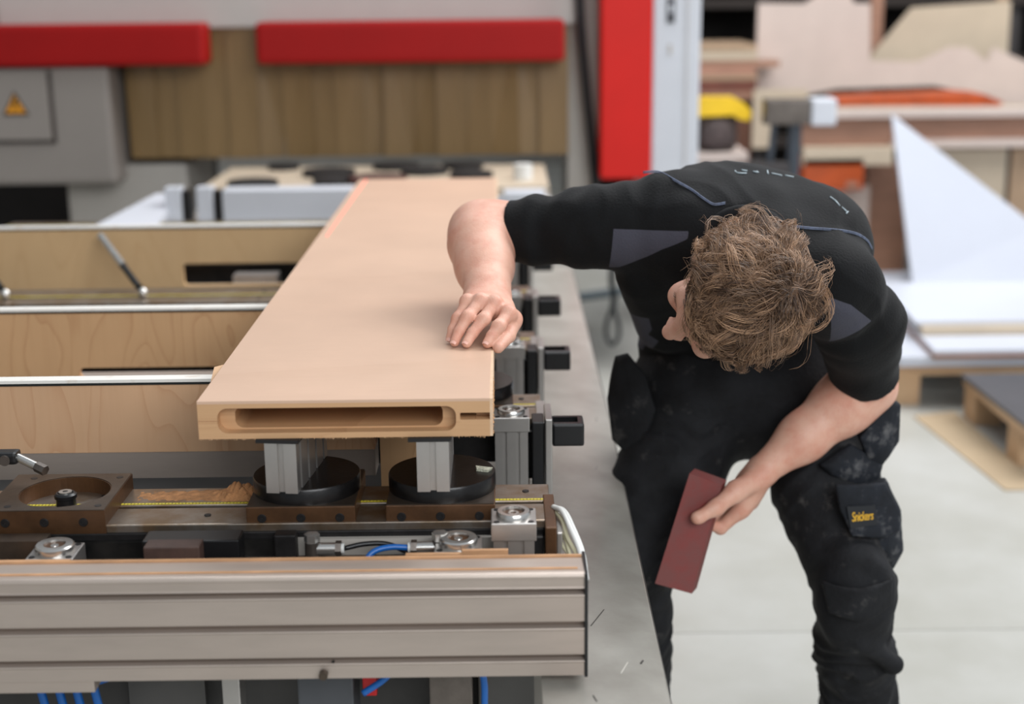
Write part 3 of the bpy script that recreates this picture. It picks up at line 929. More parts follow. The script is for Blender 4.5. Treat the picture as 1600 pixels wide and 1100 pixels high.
# storage rack
rk = empty('storage_rack', (1.8, 9.6, 0), 'dark storage rack at the back of the hall', 'rack')
box('rack_back', 0.6, 5.2, 10.2, 10.3, 0, 2.6, dark_shelf, rk)
for x in (0.9, 1.66, 2.35, 3.3, 4.4):
    box('upright', x, x + 0.08, 9.5, 9.58, 0, 2.6, mat('rack_grey', (62, 58, 58), 0.7), rk)
for z in (0.5, 1.02, 1.40, 1.9):
    box('shelf', 0.7, 5.0, 9.45, 10.2, z, z + 0.05, mat('rack_shelf', (54, 46, 42), 0.8), rk)
# plank stack left
zs = 0.94
pc = [brown_board, mat('dark_red_board', (120, 66, 50), 0.6, 0, 0.15, 6), tan_board, mat('rose_board', (186, 138, 116), 0.6, 0, 0.1, 6), brown_board, mdf2, tan_board]
lb_ = ['brown plank at the bottom of the stack behind the saw', 'dark red plank, second from the bottom of the stack behind the saw', 'tan plank in the lower middle of the stack behind the saw', 'rose plank in the middle of the stack behind the saw', 'brown plank sticking out furthest right from the stack behind the saw', 'pale plank near the top of the stack behind the saw', 'tan plank on top of the stack behind the saw']
for i, (h_, xr_) in enumerate(((0.045, 1.385), (0.060, 1.375), (0.027, 1.38), (0.041, 1.37), (0.036, 1.50), (0.050, 1.38), (0.036, 1.375))):
    tag(box('stacked_plank', 0.82, xr_, 7.80 + 0.005 * i, 7.97 if i == 4 else 8.4, zs, zs + h_ - 0.003, pc[i], None, 0.002), lb_[i], 'plank', 'planks stacked behind the saw')
    zs += h_
tag(box('stack_cabinet', 0.78, 1.36, 7.85, 8.4, 0.0, 0.939, mat('brown_cabinet', (110, 74, 58), 0.7)), 'brown cabinet carrying the plank stack', 'cabinet')

# bench with side boards
be = empty('workbench', (2.2, 7.5, 0), 'long wooden workbench with pinkish rails behind the white triangle', 'workbench')
box('top_rail', 1.50, 3.4, 7.2, 7.26, 0.889, 0.932, mdf, be, 0.003)
box('front_board', 1.516, 3.4, 7.25, 7.28, 0.745, 0.889, brown_board, be)
box('lower_rail', 1.516, 1.97, 7.2, 7.25, 0.652, 0.745, mdf2, be, 0.003)
box('right_rail', 1.97, 3.4, 7.22, 7.25, 0.735, 0.775, mdf, be)
box('bench_top', 1.62, 3.4, 7.28, 7.9, 0.86, 0.89, mdf2, be)
for x in (1.60, 3.0):
    box('leg', x, x + 0.08, 7.5, 7.58, 0, 0.86, raw_wood, be)
prism('orange_tray', [(1.729, 7.4, 0.935), (1.727, 7.4, 0.972), (2.40, 7.4, 0.99), (2.485, 7.4, 0.984), (2.58, 7.4, 0.944), (2.556, 7.4, 0.925)], (0, 0.3, 0), orange_m)
tag(bpy.data.objects['orange_tray'], 'long thin orange tray lying on the workbench rail', 'tray')
oc = empty('orange_crate', (1.67, 7.25, 0.53), 'orange plastic crate under the workbench rail', 'crate')
box('crate_wall', 1.520, 1.826, 7.20, 7.24, 0.527, 0.690, orange_m, oc, 0.004)
box('crate_side', 1.520, 1.545, 7.24, 7.45, 0.527, 0.690, orange_m, oc)
box('crate_side', 1.801, 1.826, 7.24, 7.45, 0.527, 0.690, orange_m, oc)
box('crate_bottom', 1.545, 1.801, 7.24, 7.45, 0.527, 0.545, orange_m, oc)
box('crate_label', 1.74, 1.80, 7.196, 7.2, 0.54, 0.57, brown_board, oc)
tag(box('bench_panel', 1.35, 1.90, 7.35, 7.40, 0.0, 0.526, mdf, None), 'pale panel standing under the orange crate', 'board')
tag(box('brown_panel', 1.905, 2.13, 7.45, 7.50, 0.0, 0.64, brown_board), 'brown upright panel just left of the white triangle', 'board')
for i, (xa_, xb_, m_) in enumerate(((2.15, 2.585, mdf2), (2.61, 2.95, tan_board))):
    tag(box('upright_board', xa_, xb_, 7.30, 7.33, 0.0, 0.745, m_), ['wide tan board standing behind the slope of the white triangle', 'tan board standing at the right edge of the photo'][i], 'board')

# saw
sw = empty('table_saw', (0.97, 6.5, 0), 'table saw with a yellow guard behind the bent back of the person', 'saw')
prism('yellow_guard', [(0.858, 6.40, 0.976), (0.858, 6.40, 1.05), (0.90, 6.40, 1.062), (1.03, 6.40, 1.06), (1.075, 6.40, 1.035), (1.11, 6.40, 0.996), (1.10, 6.40, 0.955), (1.05, 6.40, 0.965), (1.03, 6.40, 0.982)], (0, 0.10, 0), yellow_paint, sw)
box('saw_motor', 0.885, 1.06, 6.45, 6.62, 0.82, 0.975, mat('saw_dark', (88, 74, 72), 0.6, 0.1, 0.2, 12), sw, 0.03)
turned('motor_cover', (0.965, 6.43, 0.90), (0, -1, 0), [(0.07, 0), (0.065, 0.02), (0.03, 0.03), (0.028, 0.035)], MATS['saw_dark'], sw)
box('saw_table', 0.80, 1.10, 6.40, 6.9, 0.775, 0.815, mdf, sw, 0.004)
box('saw_base', 0.86, 1.05, 6.45, 6.85, 0.0, 0.775, grey_paint, sw)
hd = empty('drill_stand', (1.22, 6.0, 0), 'grey and white machine head on a dark slanted post above the bent back', 'machine')
box('grey_head', 1.098, 1.290, 6.0, 6.10, 0.975, 1.078, steel, hd, 0.006)
box('white_cap', 1.290, 1.396, 5.99, 6.11, 0.970, 1.082, white_paint, hd, 0.012)
cyl('post', (1.235, 6.05, 0.98), (1.205, 6.05, 0.0), 0.028, mat('post_blue_grey', (72, 78, 86), 0.5, 0.3), hd, 20)
cyl('thin_post', (1.145, 6.05, 0.98), (1.13, 6.05, 0.78), 0.014, MATS['post_blue_grey'], hd)
box('arm', 1.04, 1.21, 6.0, 6.1, 0.765, 0.815, MATS['rack_grey'], hd, 0.006)
box('foot', 1.05, 1.35, 5.9, 6.2, 0.0, 0.03, MATS['post_blue_grey'], hd)

# white triangle panel leaning, white boards on the pallet
tag(prism('triangle_panel', [(1.795, 6.62, 0.957), (1.88, 6.42, 0.206), (2.80, 6.42, 0.206), (2.80, 6.42, 0.21), (2.47, 6.5, 0.44)], (0.0, 0.025, 0.006), laminate), 'large white triangular panel standing on edge at the right', 'panel')
pl = empty('board_pallet', (2.4, 5.7, 0), 'low pallet with a whitish top carrying the white boards', 'pallet')
box('top_board', 1.46, 4.0, 5.09, 6.7, 0.165, 0.203, laminate, pl, 0.003)
box('stringer', 1.46, 4.0, 5.14, 5.20, 0.12, 0.165, raw_wood, pl)
for x in (1.47, 2.0, 2.8, 3.6):
    for y in (5.15, 5.85, 6.5):
        box('block', x, x + 0.09, y, y + 0.14, 0.0, 0.12, raw_wood, pl, 0.002)
wb = [(1.576, 5.06, 6.15, 0.203, 0.218, brown_board, 'brown edged board at the bottom of the white stack on the pallet'),
      (1.580, 5.065, 6.14, 0.218, 0.234, laminate, 'white board with its corner nearest, above the brown edged board'),
      (1.60, 5.29, 6.10, 0.234, 0.262, mdf2, 'board with a pale tan edge in the middle of the white stack'),
      (1.585, 5.34, 6.08, 0.262, 0.278, laminate, 'white board on top of the stack on the pallet')]
for x, ya, yb2, za, zb2, m_, l_ in wb:
    tag(prism('white_board', [(x, ya, za), (x + 2.0, ya, za), (x + 2.0, yb2, za), (x + 0.06, yb2, za)], (0, 0, zb2 - za - 0.0006), m_), l_, 'board', 'boards stacked on the pallet')
dp = empty('dark_pallet', (2.2, 4.7, 0), 'dark grey topped pallet at the right edge of the photo', 'pallet')
prism('dark_top', [(1.663, 5.005, 0.145), (1.68, 4.30, 0.145), (3.4, 4.30, 0.145), (3.4, 5.005, 0.145)], (0, 0, 0.015), dark_laminate, dp)
box('edge_board', 1.672, 1.70, 4.30, 5.0, 0.12, 0.145, raw_wood, dp)
for x in (1.68, 2.4, 3.1):
    for y in (4.42, 4.88):
        box('block', x, x + 0.10, y, y + 0.12, 0.0, 0.12, raw_wood, dp, 0.002)
tag(prism('shadow_sheet', [(1.495, 5.0, 0.001), (1.665, 5.05, 0.001), (1.70, 4.2, 0.001), (1.56, 4.2, 0.001)], (0, 0, 0.003), mat('shade', (170, 150, 122), 0.8, 0, 0.05, 4)), 'tan sheet standing in for the shadow of the dark pallet on the floor', 'shade')  # thin tan sheet added as the pallet's shadow on the floor

# floor cables
hose_m = mat('grey_hose', (86, 100, 108), 0.5)
tag(tube('floor_hose', [(0.20, 6.95, 0.02), (0.376, 7.053, 0.02), (0.55, 7.15, 0.02), (0.705, 7.269, 0.02), (1.0, 7.45, 0.02), (1.3, 7.5, 0.02)], 0.022, hose_m), 'grey hose lying across the floor beyond the apron', 'hose')
ch_ = empty('hanging_cable', (0.48, 6.5, 0.0), 'dark looped cable hanging down seen under the armpit', 'cable')
tube('cable_run', [(0.455, 5.9, 0.42), (0.452, 5.9, 0.34), (0.462, 5.9, 0.26), (0.455, 5.9, 0.20)], 0.014, mat('cable_dark', (24, 30, 34), 0.5), ch_)
tube('cable_loop', [(0.455, 5.9, 0.22), (0.430, 5.9, 0.15), (0.432, 5.9, 0.09), (0.455, 5.9, 0.06), (0.482, 5.9, 0.09), (0.482, 5.9, 0.15), (0.458, 5.9, 0.22)], 0.009, MATS['cable_dark'], ch_)
tube('cable_run', [(0.45, 5.9, 0.75), (0.452, 5.9, 0.60), (0.456, 5.9, 0.42)], 0.014, MATS['cable_dark'], ch_)

# ------------------------------------------------------------------ sculpting field: smooth union of tapered limbs, meshed by surface nets
V3 = lambda *a: np.array(a, float)


def nrmz(v):
    v = np.asarray(v, float)
    return v / np.linalg.norm(v)


class Field:
    def __init__(s, lo, hi, h):
        s.lo = np.array(lo, float)
        s.h = h
        s.n = np.ceil((np.array(hi, float) - s.lo) / h).astype(int) + 1
        s.D = np.full(s.n, 0.2, np.float32)
        s.ax = [(s.lo[i] + h * np.arange(s.n[i])).astype(np.float32) for i in range(3)]

    def sub(s, lo, hi):
        a = np.clip(np.floor((np.array(lo) - s.lo) / s.h).astype(int), 0, s.n)
        b = np.clip(np.ceil((np.array(hi) - s.lo) / s.h).astype(int) + 1, 0, s.n)
        if np.any(b <= a):
            return None
        sl = tuple(slice(a[i], b[i]) for i in range(3))
        X = s.ax[0][sl[0]][:, None, None]
        Y = s.ax[1][sl[1]][None, :, None]
        Z = s.ax[2][sl[2]][None, None, :]
        return sl, X, Y, Z

    def comb(s, sl, d, k, op='add'):
        a = s.D[sl]
        if op == 'sub':
            h = np.maximum(k - np.abs(a + d), 0)
            s.D[sl] = np.maximum(a, -d) + h * h / (4 * k)
        elif op == 'and':
            s.D[sl] = np.maximum(a, d)
        else:
            h = np.maximum(k - np.abs(a - d), 0)
            s.D[sl] = np.minimum(a, d) - h * h / (4 * k)

    def cone(s, a, b, ra, rb, k=0.01, flat=None, fs=1.0, op='add', fold=None, infl=0.0):
        a, b = np.array(a, float), np.array(b, float)
        ra += infl
        rb += infl
        R_ = max(ra, rb) * 1.35 + k + 0.03
        g = s.sub(np.minimum(a, b) - R_, np.maximum(a, b) + R_)
        if g is None:
            return s
        sl, X, Y, Z = g
        ab = b - a
        L2 = float(ab @ ab)
        t = np.clip(((X - a[0]) * ab[0] + (Y - a[1]) * ab[1] + (Z - a[2]) * ab[2]) / L2, 0, 1)
        qx, qy, qz = X - (a[0] + t * ab[0]), Y - (a[1] + t * ab[1]), Z - (a[2] + t * ab[2])
        if flat is not None:
            w = nrmz(flat)
            m = (qx * w[0] + qy * w[1] + qz * w[2]) * (fs - 1)
            qx, qy, qz = qx + m * w[0], qy + m * w[1], qz + m * w[2]
        d = np.sqrt(qx * qx + qy * qy + qz * qz) - (ra + t * (rb - ra))
        if flat is not None and fs > 1:
            d = d / (1 + (fs - 1) * 0.4)
        if fold is not None:
            d = d + fold(X, Y, Z, t)
        s.comb(sl, d.astype(np.float32), k, op)
        return s

    def chain(s, pts, rs, k=0.01, **kw):
        for i in range(len(pts) - 1):
            s.cone(pts[i], pts[i + 1], rs[i], rs[i + 1], k, **kw)
        return s

    def ell(s, c, r, axes=None, k=0.01, op='add', infl=0.0):
        c = np.array(c, float)
        r = np.array(r, float) + infl
        A = np.eye(3) if axes is None else np.array([nrmz(v) for v in axes])
        R_ = max(r) + k + 0.03
        g = s.sub(c - R_, c + R_)
        if g is None:
            return s
        sl, X, Y, Z = g
        x, y, z = X - c[0], Y - c[1], Z - c[2]
        q = [(x * A[i][0] + y * A[i][1] + z * A[i][2]) / r[i] for i in range(3)]
        k0 = np.sqrt(q[0] ** 2 + q[1] ** 2 + q[2] ** 2)
        k1 = np.sqrt((q[0] / r[0]) ** 2 + (q[1] / r[1]) ** 2 + (q[2] / r[2]) ** 2) + 1e-6
        s.comb(sl, (k0 * (k0 - 1) / k1).astype(np.float32), k, op)
        return s

    def half(s, p, n):
        """keep the side the normal points away from"""
        n = nrmz(n)
        X, Y, Z = s.ax[0][:, None, None], s.ax[1][None, :, None], s.ax[2][None, None, :]
        d = (X - p[0]) * n[0] + (Y - p[1]) * n[1] + (Z - p[2]) * n[2]
        s.D = np.maximum(s.D, d.astype(np.float32))
        return s

    def warp(s, fn):
        X, Y, Z = s.ax[0][:, None, None], s.ax[1][None, :, None], s.ax[2][None, None, :]
        s.D = s.D + fn(X, Y, Z).astype(np.float32)
        return s

    def mesh(s):
        D, n = s.D, s.n
        S = D < 0
        C = n - 1
        cnt = np.zeros(C, np.int8)
        corners = [(i, j, k) for i in (0, 1) for j in (0, 1) for k in (0, 1)]
        for i, j, k in corners:
            cnt += S[i:i + C[0], j:j + C[1], k:k + C[2]]
        act = (cnt > 0) & (cnt < 8)
        idx = np.full(C, -1, np.int32)
        ci = np.argwhere(act)
        idx[act] = np.arange(len(ci))
        P = np.zeros((len(ci), 3))
        w = np.zeros(len(ci))
        for a in corners:
            for axis in range(3):
                if a[axis] == 1:
                    continue
                b = list(a)
                b[axis] = 1
                ia, ib = ci + np.array(a), ci + np.array(b)
                da = D[ia[:, 0], ia[:, 1], ia[:, 2]]
                db = D[ib[:, 0], ib[:, 1], ib[:, 2]]
                m = (da < 0) != (db < 0)
                t = np.where(m, da / np.where(m, da - db, 1), 0)
                pt = np.tile(np.array(a, float), (len(ci), 1))
                pt[:, axis] += t
                P[m] += pt[m]
                w[m] += 1
        P = (P / w[:, None] + ci) * s.h + s.lo
        quads = []
        for axis in range(3):
            o = [ax for ax in range(3) if ax != axis]
            A = S[tuple(slice(0, -1) if i == axis else slice(1, -1) for i in range(3))]
            B = S[tuple(slice(1, None) if i == axis else slice(1, -1) for i in range(3))]
            e = np.argwhere(A != B)
            inside = A[e[:, 0], e[:, 1], e[:, 2]]
            base = e.copy()
            def cell(d0, d1):
                q = base.copy()
                q[:, o[0]] += d0
                q[:, o[1]] += d1
                return idx[q[:, 0], q[:, 1], q[:, 2]]
            q = np.stack([cell(0, 0), cell(1, 0), cell(1, 1), cell(0, 1)], 1)
            if axis == 1:
                inside = ~inside
            q[~inside] = q[~inside][:, ::-1]
            quads.append(q)
        Q = np.concatenate(quads)
        Q = Q[(Q >= 0).all(1)]
        return P, Q


def np_mesh(name, parts, m, parent, attrs=None, smooth=True):
    vs, qs, o = [], [], 0
    for P, Q in parts:
        vs.append(P)
        qs.append(Q + o)
        o += len(P)
    P, Q = np.concatenate(vs), np.concatenate(qs)
    k = Q.shape[1]
    me = bpy.data.meshes.new(name)
    me.vertices.add(len(P))
    me.vertices.foreach_set('co', P.astype(np.float32).ravel())
    me.loops.add(Q.size)
    me.loops.foreach_set('vertex_index', Q.ravel().astype(np.int32))
    me.polygons.add(len(Q))
    me.polygons.foreach_set('loop_start', (np.arange(len(Q)) * k).astype(np.int32))
    me.polygons.foreach_set('loop_total', np.full(len(Q), k, np.int32))
    me.update(calc_edges=True)
    me.validate()
    if smooth:
        me.polygons.foreach_set('use_smooth', np.ones(len(me.polygons), bool))
    if attrs:
        for nm, fn in attrs.items():
            a = me.attributes.new(nm, 'FLOAT', 'POINT')
            a.data.foreach_set('value', fn(P).astype(np.float32))
    return link(name, me, m, parent)


def noise3(seed, freq, octaves=2):
    """cheap smooth pseudo noise from rotated sine waves"""
    rg = np.random.RandomState(seed)
    W_ = []
    for o in range(octaves):
        for i in range(5):
            v = nrmz(rg.normal(size=3)) * freq * (1.9 ** o) * rg.uniform(0.7, 1.3)
            W_.append((v, rg.uniform(0, 6.28), 0.6 ** o))
    tot = sum(w for _, _, w in W_) ** 0.5 * 1.4

    def f(X, Y, Z):
        s_ = 0
        for v, p, w in W_:
            s_ = s_ + w * np.sin(X * v[0] + Y * v[1] + Z * v[2] + p)
        return s_ / tot
    return f


person = empty('person', (0.47, 2.58, 0.0), 'person in black work clothes bending forward, one hand on the door blank', 'person')

# joints (metres)
shR, elR, wrR = V3(.239, 2.42, 1.157), V3(-.041, 2.50, 1.126), V3(-.029, 2.300, 1.052)
shL, elL, wrL = V3(.572, 2.32, 1.057), V3(.662, 2.52, .829), V3(.463, 2.46, .685)
hipR, hipL = V3(.372, 2.68, .74), V3(.575, 2.68, .74)
knR, knL = V3(.232, 2.50, .49), V3(.640, 2.44, .455)
anR, anL = V3(.250, 2.60, .09), V3(.700, 2.57, .09)
spine = [V3(.405, 2.41, 1.105), V3(.425, 2.51, 1.115), V3(.450, 2.62, 1.05), V3(.465, 2.69, .94), V3(.472, 2.70, .82)]
camv = V3(0, 0, 1.55)
r2 = V3(*rt2)
u2 = V3(*up2)

# ---- head frame
HC = V3(.366, 2.185, 1.070)
VV = nrmz(camv - HC)
beta = math.radians(26)
fimg = -r2 * math.cos(beta) - u2 * math.sin(beta)
fimg = nrmz(fimg - VV * (fimg @ VV))
al = math.radians(15)
HU = nrmz(VV * math.cos(al) - fimg * math.sin(al))
HF = nrmz(fimg * math.cos(al) + VV * math.sin(al))
HR = np.cross(HF, HU)      # the head's own right
hp = lambda f, r, u: HC + HF * f + HR * r + HU * u

# ---- head
F = Field(HC - 0.19, HC + 0.19, 0.0026)
AX = [HF, HR, HU]
F.ell(hp(-.012, 0, .012), (.096, .076, .088), AX, .01)
F.ell(hp(.018, 0, -.035), (.072, .064, .085), AX, .03)
F.ell(hp(.045, 0, -.098), (.034, .036, .030), AX, .03)          # chin
F.ell(hp(.080, 0, .018), (.016, .052, .022), AX, .03)            # brow
F.cone(hp(.090, 0, .012), hp(.1125, 0, -.036), .013, .0135, .020)   # nose
F.ell(hp(.101, .012, -.044), (.010, .0075, .007), AX, .006)
F.ell(hp(.101, -.012, -.044), (.010, .0075, .007), AX, .006)
for s_ in (-1, 1):
    F.ell(hp(.072, s_ * .045, -.030), (.022, .020, .016), AX, .02)  # cheekbone
    F.ell(hp(.094, s_ * .031, -.010), (.012, .015, .009), AX, .012, 'sub')   # socket
    F.ell(hp(.079, s_ * .031, -.009), (.0125, .0125, .0125), AX, .003)        # eyeball with lid
    # ear
    ec = hp(.014, s_ * .086, -.016)
    F.ell(ec, (.019, .007, .032), [nrmz(HF + .25 * HR * -s_), HR, HU], .004)
    F.ell(ec + HR * s_ * .006 + HF * .003, (.011, .005, .020), AX, .003, 'sub')
    F.ell(hp(.014, s_ * .080, -.046), (.009, .006, .010), AX, .006)
F.ell(hp(.097, 0, -.064), (.010, .022, .005), AX, .004)
F.ell(hp(.096, 0, -.074), (.010, .019, .006), AX, .004)
nb = V3(.408, 2.36, 1.115)
F.cone(hp(.012, .072, -.02), hp(.012, .084, -.018), .012, .010, .006).cone(hp(.012, -.072, -.02), hp(.012, -.084, -.018), .012, .010, .006)
F.cone(hp(-.035, 0, -.05), nb, .056, .066, .02)
head_part = F.mesh()

# ---- right arm and hand (image left)
F = Field((-.125, 2.12, .985), (.24, 2.60, 1.235), 0.0022)
# forearm
fa_up = V3(.3, .25, 1)
F.chain([elR + V3(.02, -.005, .002), elR, elR + (wrR - elR) * .25 + V3(-.004, 0, .006), elR + (wrR - elR) * .55, wrR + (elR - wrR) * .1], [.048, .049, .051, .045, .034], .03)
F.cone(elR, shR, .050, .055, .025)
F.ell(elR + V3(-.012, .03, .006), (.028, .026, .024), None, .03)
mc = {'p': V3(-.061, 2.234, 1.060), 'r': V3(-.039, 2.226, 1.063), 'm': V3(-.017, 2.224, 1.060), 'i': V3(.005, 2.209, 1.046)}
fing = {
    'p': [mc['p'], V3(-.0755, 2.214, 1.037), V3(-.084, 2.205, 1.022), V3(-.0885, 2.198, 1.0088)],
    'r': [mc['r'], V3(-.0600, 2.198, 1.043), V3(-.0735, 2.184, 1.022), V3(-.080, 2.172, 1.0088)],
    'm': [mc['m'], V3(-.0345, 2.195, 1.039), V3(-.0520, 2.178, 1.021), V3(-.061, 2.163, 1.0090)],
    'i': [mc['i'], V3(-.0105, 2.182, 1.031), V3(-.0215, 2.171, 1.018), V3(-.0285, 2.161, 1.0090)]}
rad = {'p': [.0095, .0086, .0078, .0070], 'r': [.0102, .0094, .0086, .0078], 'm': [.0106, .0098, .0089, .0080], 'i': [.0106, .0098, .0090, .0082]}
# palm
wa = wrR + V3(-.018, -.004, .0)
wb_ = wrR + V3(.018, -.006, -.004)
H = Field((-.115, 2.12, .985), (.05, 2.36, 1.10), 0.0016)
for T in (F,):
    for q_, w_ in (('p', -.020), ('r', -.008), ('m', .006), ('i', .018)):
        T.cone(mc[q_] + V3(0, 0, -.0045), wrR + V3(w_, 0, -.004), .0125, .019, .016)
    T.ell((mc['r'] + mc['m']) / 2 + V3(.003, .03, -.018), (.036, .036, .018), None, .016)
    T.cone(wrR + V3(0, -.012, -.002), wrR + V3(0, .03, .01), .029, .035, .02, flat=(0, .3, 1), fs=1.2)
    for f_ in 'prmi':
        T.chain(fing[f_], rad[f_], .0035)
        T.ell(mc[f_] + V3(0, -.001, .003), (.0105, .0105, .0095), None, .008)
        T.ell(fing[f_][1] + V3(0, -.001, .0004), (.0094, .0088, .0088), None, .008)
    # thumb, dropping over the door edge
    T.chain([wrR + V3(.020, -.02, -.012), V3(.010, 2.232, 1.030), V3(.004, 2.196, 1.012), V3(-.0120, 2.160, 1.0015)], [.017, .0165, .0118, .0090], .0035)
    T.cone(mc['i'] + V3(.002, .01, -.008), V3(.009, 2.225, 1.03), .012, .014, .012)
armR_part = F.mesh()

# ---- left arm and hand
F = Field((.28, 2.33, .56), (.78, 2.62, 1.02), 0.0024)
F.cone(shL, elL, .058, .052, .02)
F.chain([elL, elL + (wrL - elL) * .22, elL + (wrL - elL) * .6, wrL + (elL - wrL) * .06], [.050, .052, .041, .029], .03)
F.ell(elL + V3(.012, .012, -.006), (.034, .034, .032), None, .03)
LM = {'i': V3(.428, 2.448, .618), 'm': V3(.447, 2.475, .624), 'r': V3(.452, 2.495, .630), 'p': V3(.455, 2.512, .640)}
LF = {
    'i': [LM['i'], V3(.390, 2.444, .583), V3(.364, 2.438, .596), V3(.348, 2.430, .610)],
    'm': [LM['m'], V3(.398, 2.472, .588), V3(.368, 2.458, .596), V3(.350, 2.437, .606)],
    'r': [LM['r'], V3(.405, 2.494, .596), V3(.374, 2.478, .596), V3(.354, 2.452, .600)],
    'p': [LM['p'], V3(.414, 2.512, .612), V3(.388, 2.500, .606), V3(.368, 2.482, .604)]}
for f_, w_ in zip('imrp', (-.010, 0, .010, .018)):
    F.chain(LF[f_], [.0135, .0120, .0100, .0085] if f_ != 'p' else [.011, .009, .008, .007], .004)
    F.cone(LM[f_], wrL + V3(0, w_, -.004), .0135, .019, .018)
F.ell((LM['i'] + wrL) / 2 + V3(-.006, .006, .002), (.026, .026, .034), None, .02)
F.chain([wrL + V3(-.008, -.016, -.006), V3(.412, 2.415, .665), V3(.372, 2.388, .644), V3(.337, 2.3755, .630)], [.021, .0180, .0132, .0108], .012)
F.ell(V3(.372, 2.386, .645), (.0125, .0115, .0125), None, .004)
F.ell(V3(.340, 2.3745, .631), (.0125, .0095, .0105), None, .006)
armL_part = F.mesh()

# ---- hidden trunk and legs under the clothes
F = Field((.08, 2.22, .0), (.86, 2.95, 1.24), 0.012)
F.chain(spine, [.10, .11, .11, .11, .12], .05, flat=(0, .7, .7), fs=1.1)
F.cone(shR, shL, .055, .055, .04).cone(nb, spine[0], .062, .09, .03)
F.cone(hipR, knR, .075, .055, .03).cone(knR, anR, .052, .035, .02).cone(hipL, knL, .075, .055, .03).cone(knL, anL, .052, .035, .02)
F.cone(hipR, hipL, .10, .10, .04)
trunk_part = F.mesh()
body = np_mesh('body', [head_part, armR_part, armL_part, trunk_part], skin, person)


# nails
def nail(c, along, nrm, w, l):
    along = nrmz(along)
    nrm = nrmz(np.asarray(nrm, float) - along * (np.asarray(nrm, float) @ along))
    side = np.cross(along, nrm)
    bm = bmesh.new()
    nu, nv = 7, 7
    g = []
    for i in range(nu):
        row = []
        for j in range(nv):
            a = (i / (nu - 1) - .5) * 2
            b = (j / (nv - 1) - .5) * 2
            sx = a * math.sqrt(max(0.0, 1 - .42 * b * b)) if b < 0 else a * math.sqrt(1 - .25 * b * b)
            p = c + side * (sx * w) + along * (b * l) + nrm * (-.26 * w * (sx * sx) * 2.0 + .0002 - .10 * l * b * b)
            row.append(bm.verts.new(p))
        g.append(row)
    for i in range(nu - 1):
        for j in range(nv - 1):
            bm.faces.new((g[i][j], g[i + 1][j], g[i + 1][j + 1], g[i][j + 1]))
    return fin(bm, 'fingernail', nail_m, body, smooth=True)


for f_ in 'prmi':
    d_, t_ = fing[f_][2], fing[f_][3]
    al_ = nrmz(t_ - d_)
    nn = nrmz(np.cross(np.cross(al_, V3(-.15, -.45, 1.0)), al_))
    nail(t_ + nn * (rad[f_][3] * .93) + al_ * .0006, al_, nn, rad[f_][3] * .72, .0064)
nail(V3(-.0100, 2.1640, 1.0020) + nrmz(V3(.75, -.45, .35)) * .0088, V3(-.4, -.9, -.26), V3(.75, -.45, .35), .0055, .0062)

# ------------------------------------------------------------------ clothes
fold_a = noise3(3, 26, 2)
fold_b = noise3(11, 60, 1)


def sleeve_fold(amp, fr, ph):
    return lambda X, Y, Z, t: amp * np.sin(t * fr + ph + 2.2 * fold_a(X, Y, Z)) * (0.6 + 0.4 * fold_b(X, Y, Z))


F = Field((-.02, 2.18, .80), (.78, 2.92, 1.31), 0.0036)
# trunk, flattened along the chest-back direction
ax_b = [V3(0, .25, 1), V3(0, .1, 1), V3(0, -.35, 1), V3(0, -.85, .5), V3(0, -1, .1)]
F.ell(spine[0] + V3(0, .01, .005), (.185, .115, .115), [V3(1, 0, -.25), V3(0, 1, -.2), V3(.25, .2, 1)], .04)
F.ell(spine[1] + V3(.0, .0, .000), (.195, .13, .130), [V3(1, 0, -.22), V3(0, 1, 0), V3(.22, 0, 1)], .05)
F.ell(spine[2] + V3(.005, 0, 0), (.190, .15, .145), [V3(1, 0, -.15), V3(0, 1, -.5), V3(.15, .5, 1)], .06)
F.ell(V3(.548, 2.49, 1.100), (.098, .14, .098), [V3(1, 0, -.6), V3(0, 1, -.2), V3(.6, .2, 1)], .06)
F.ell(spine[3] + V3(-.012, 0, 0), (.196, .125, .15), None, .06)
F.ell(spine[4] + V3(-.01, 0, .02), (.200, .13, .08), None, .05)
F.cone(shR + V3(.03, 0, 0), shL + V3(-.03, 0, 0), .070, .072, .05)
F.cone(V3(.252, 2.45, 1.058), V3(.305, 2.60, .945), .056, .066, .04)
# right sleeve
cuffR = shR + (elR - shR) * .80
F.chain([shR + V3(.05, .01, -.005), shR + (elR - shR) * .28, cuffR + (elR - shR) * .06], [.078, .066, .0600], .03, flat=(0, 1, 0), fs=.9, fold=sleeve_fold(.0055, 15, 1.0))
F.cone(shR + V3(.06, .02, -.03), shR + V3(-.03, .0, -.012), .06, .052, .04)
# left sleeve
cuffL = shL + (elL - shL) * .86
F.chain([shL + V3(-.02, .01, .0), shL + (elL - shL) * .35 + V3(.008, 0, 0), cuffL + (elL - shL) * .08 + V3(.002, 0, 0)], [.078, .072, .064], .03, fold=sleeve_fold(.0030, 11, 2.0))
F.warp(lambda X, Y, Z: .0036 * fold_a(X * .7, Y * .7, Z * .7) + .0016 * fold_b(X, Y, Z) + .0022 * np.abs(np.sin(34 * X + 22 * Z + 2.6 * fold_a(X, Y, Z))))
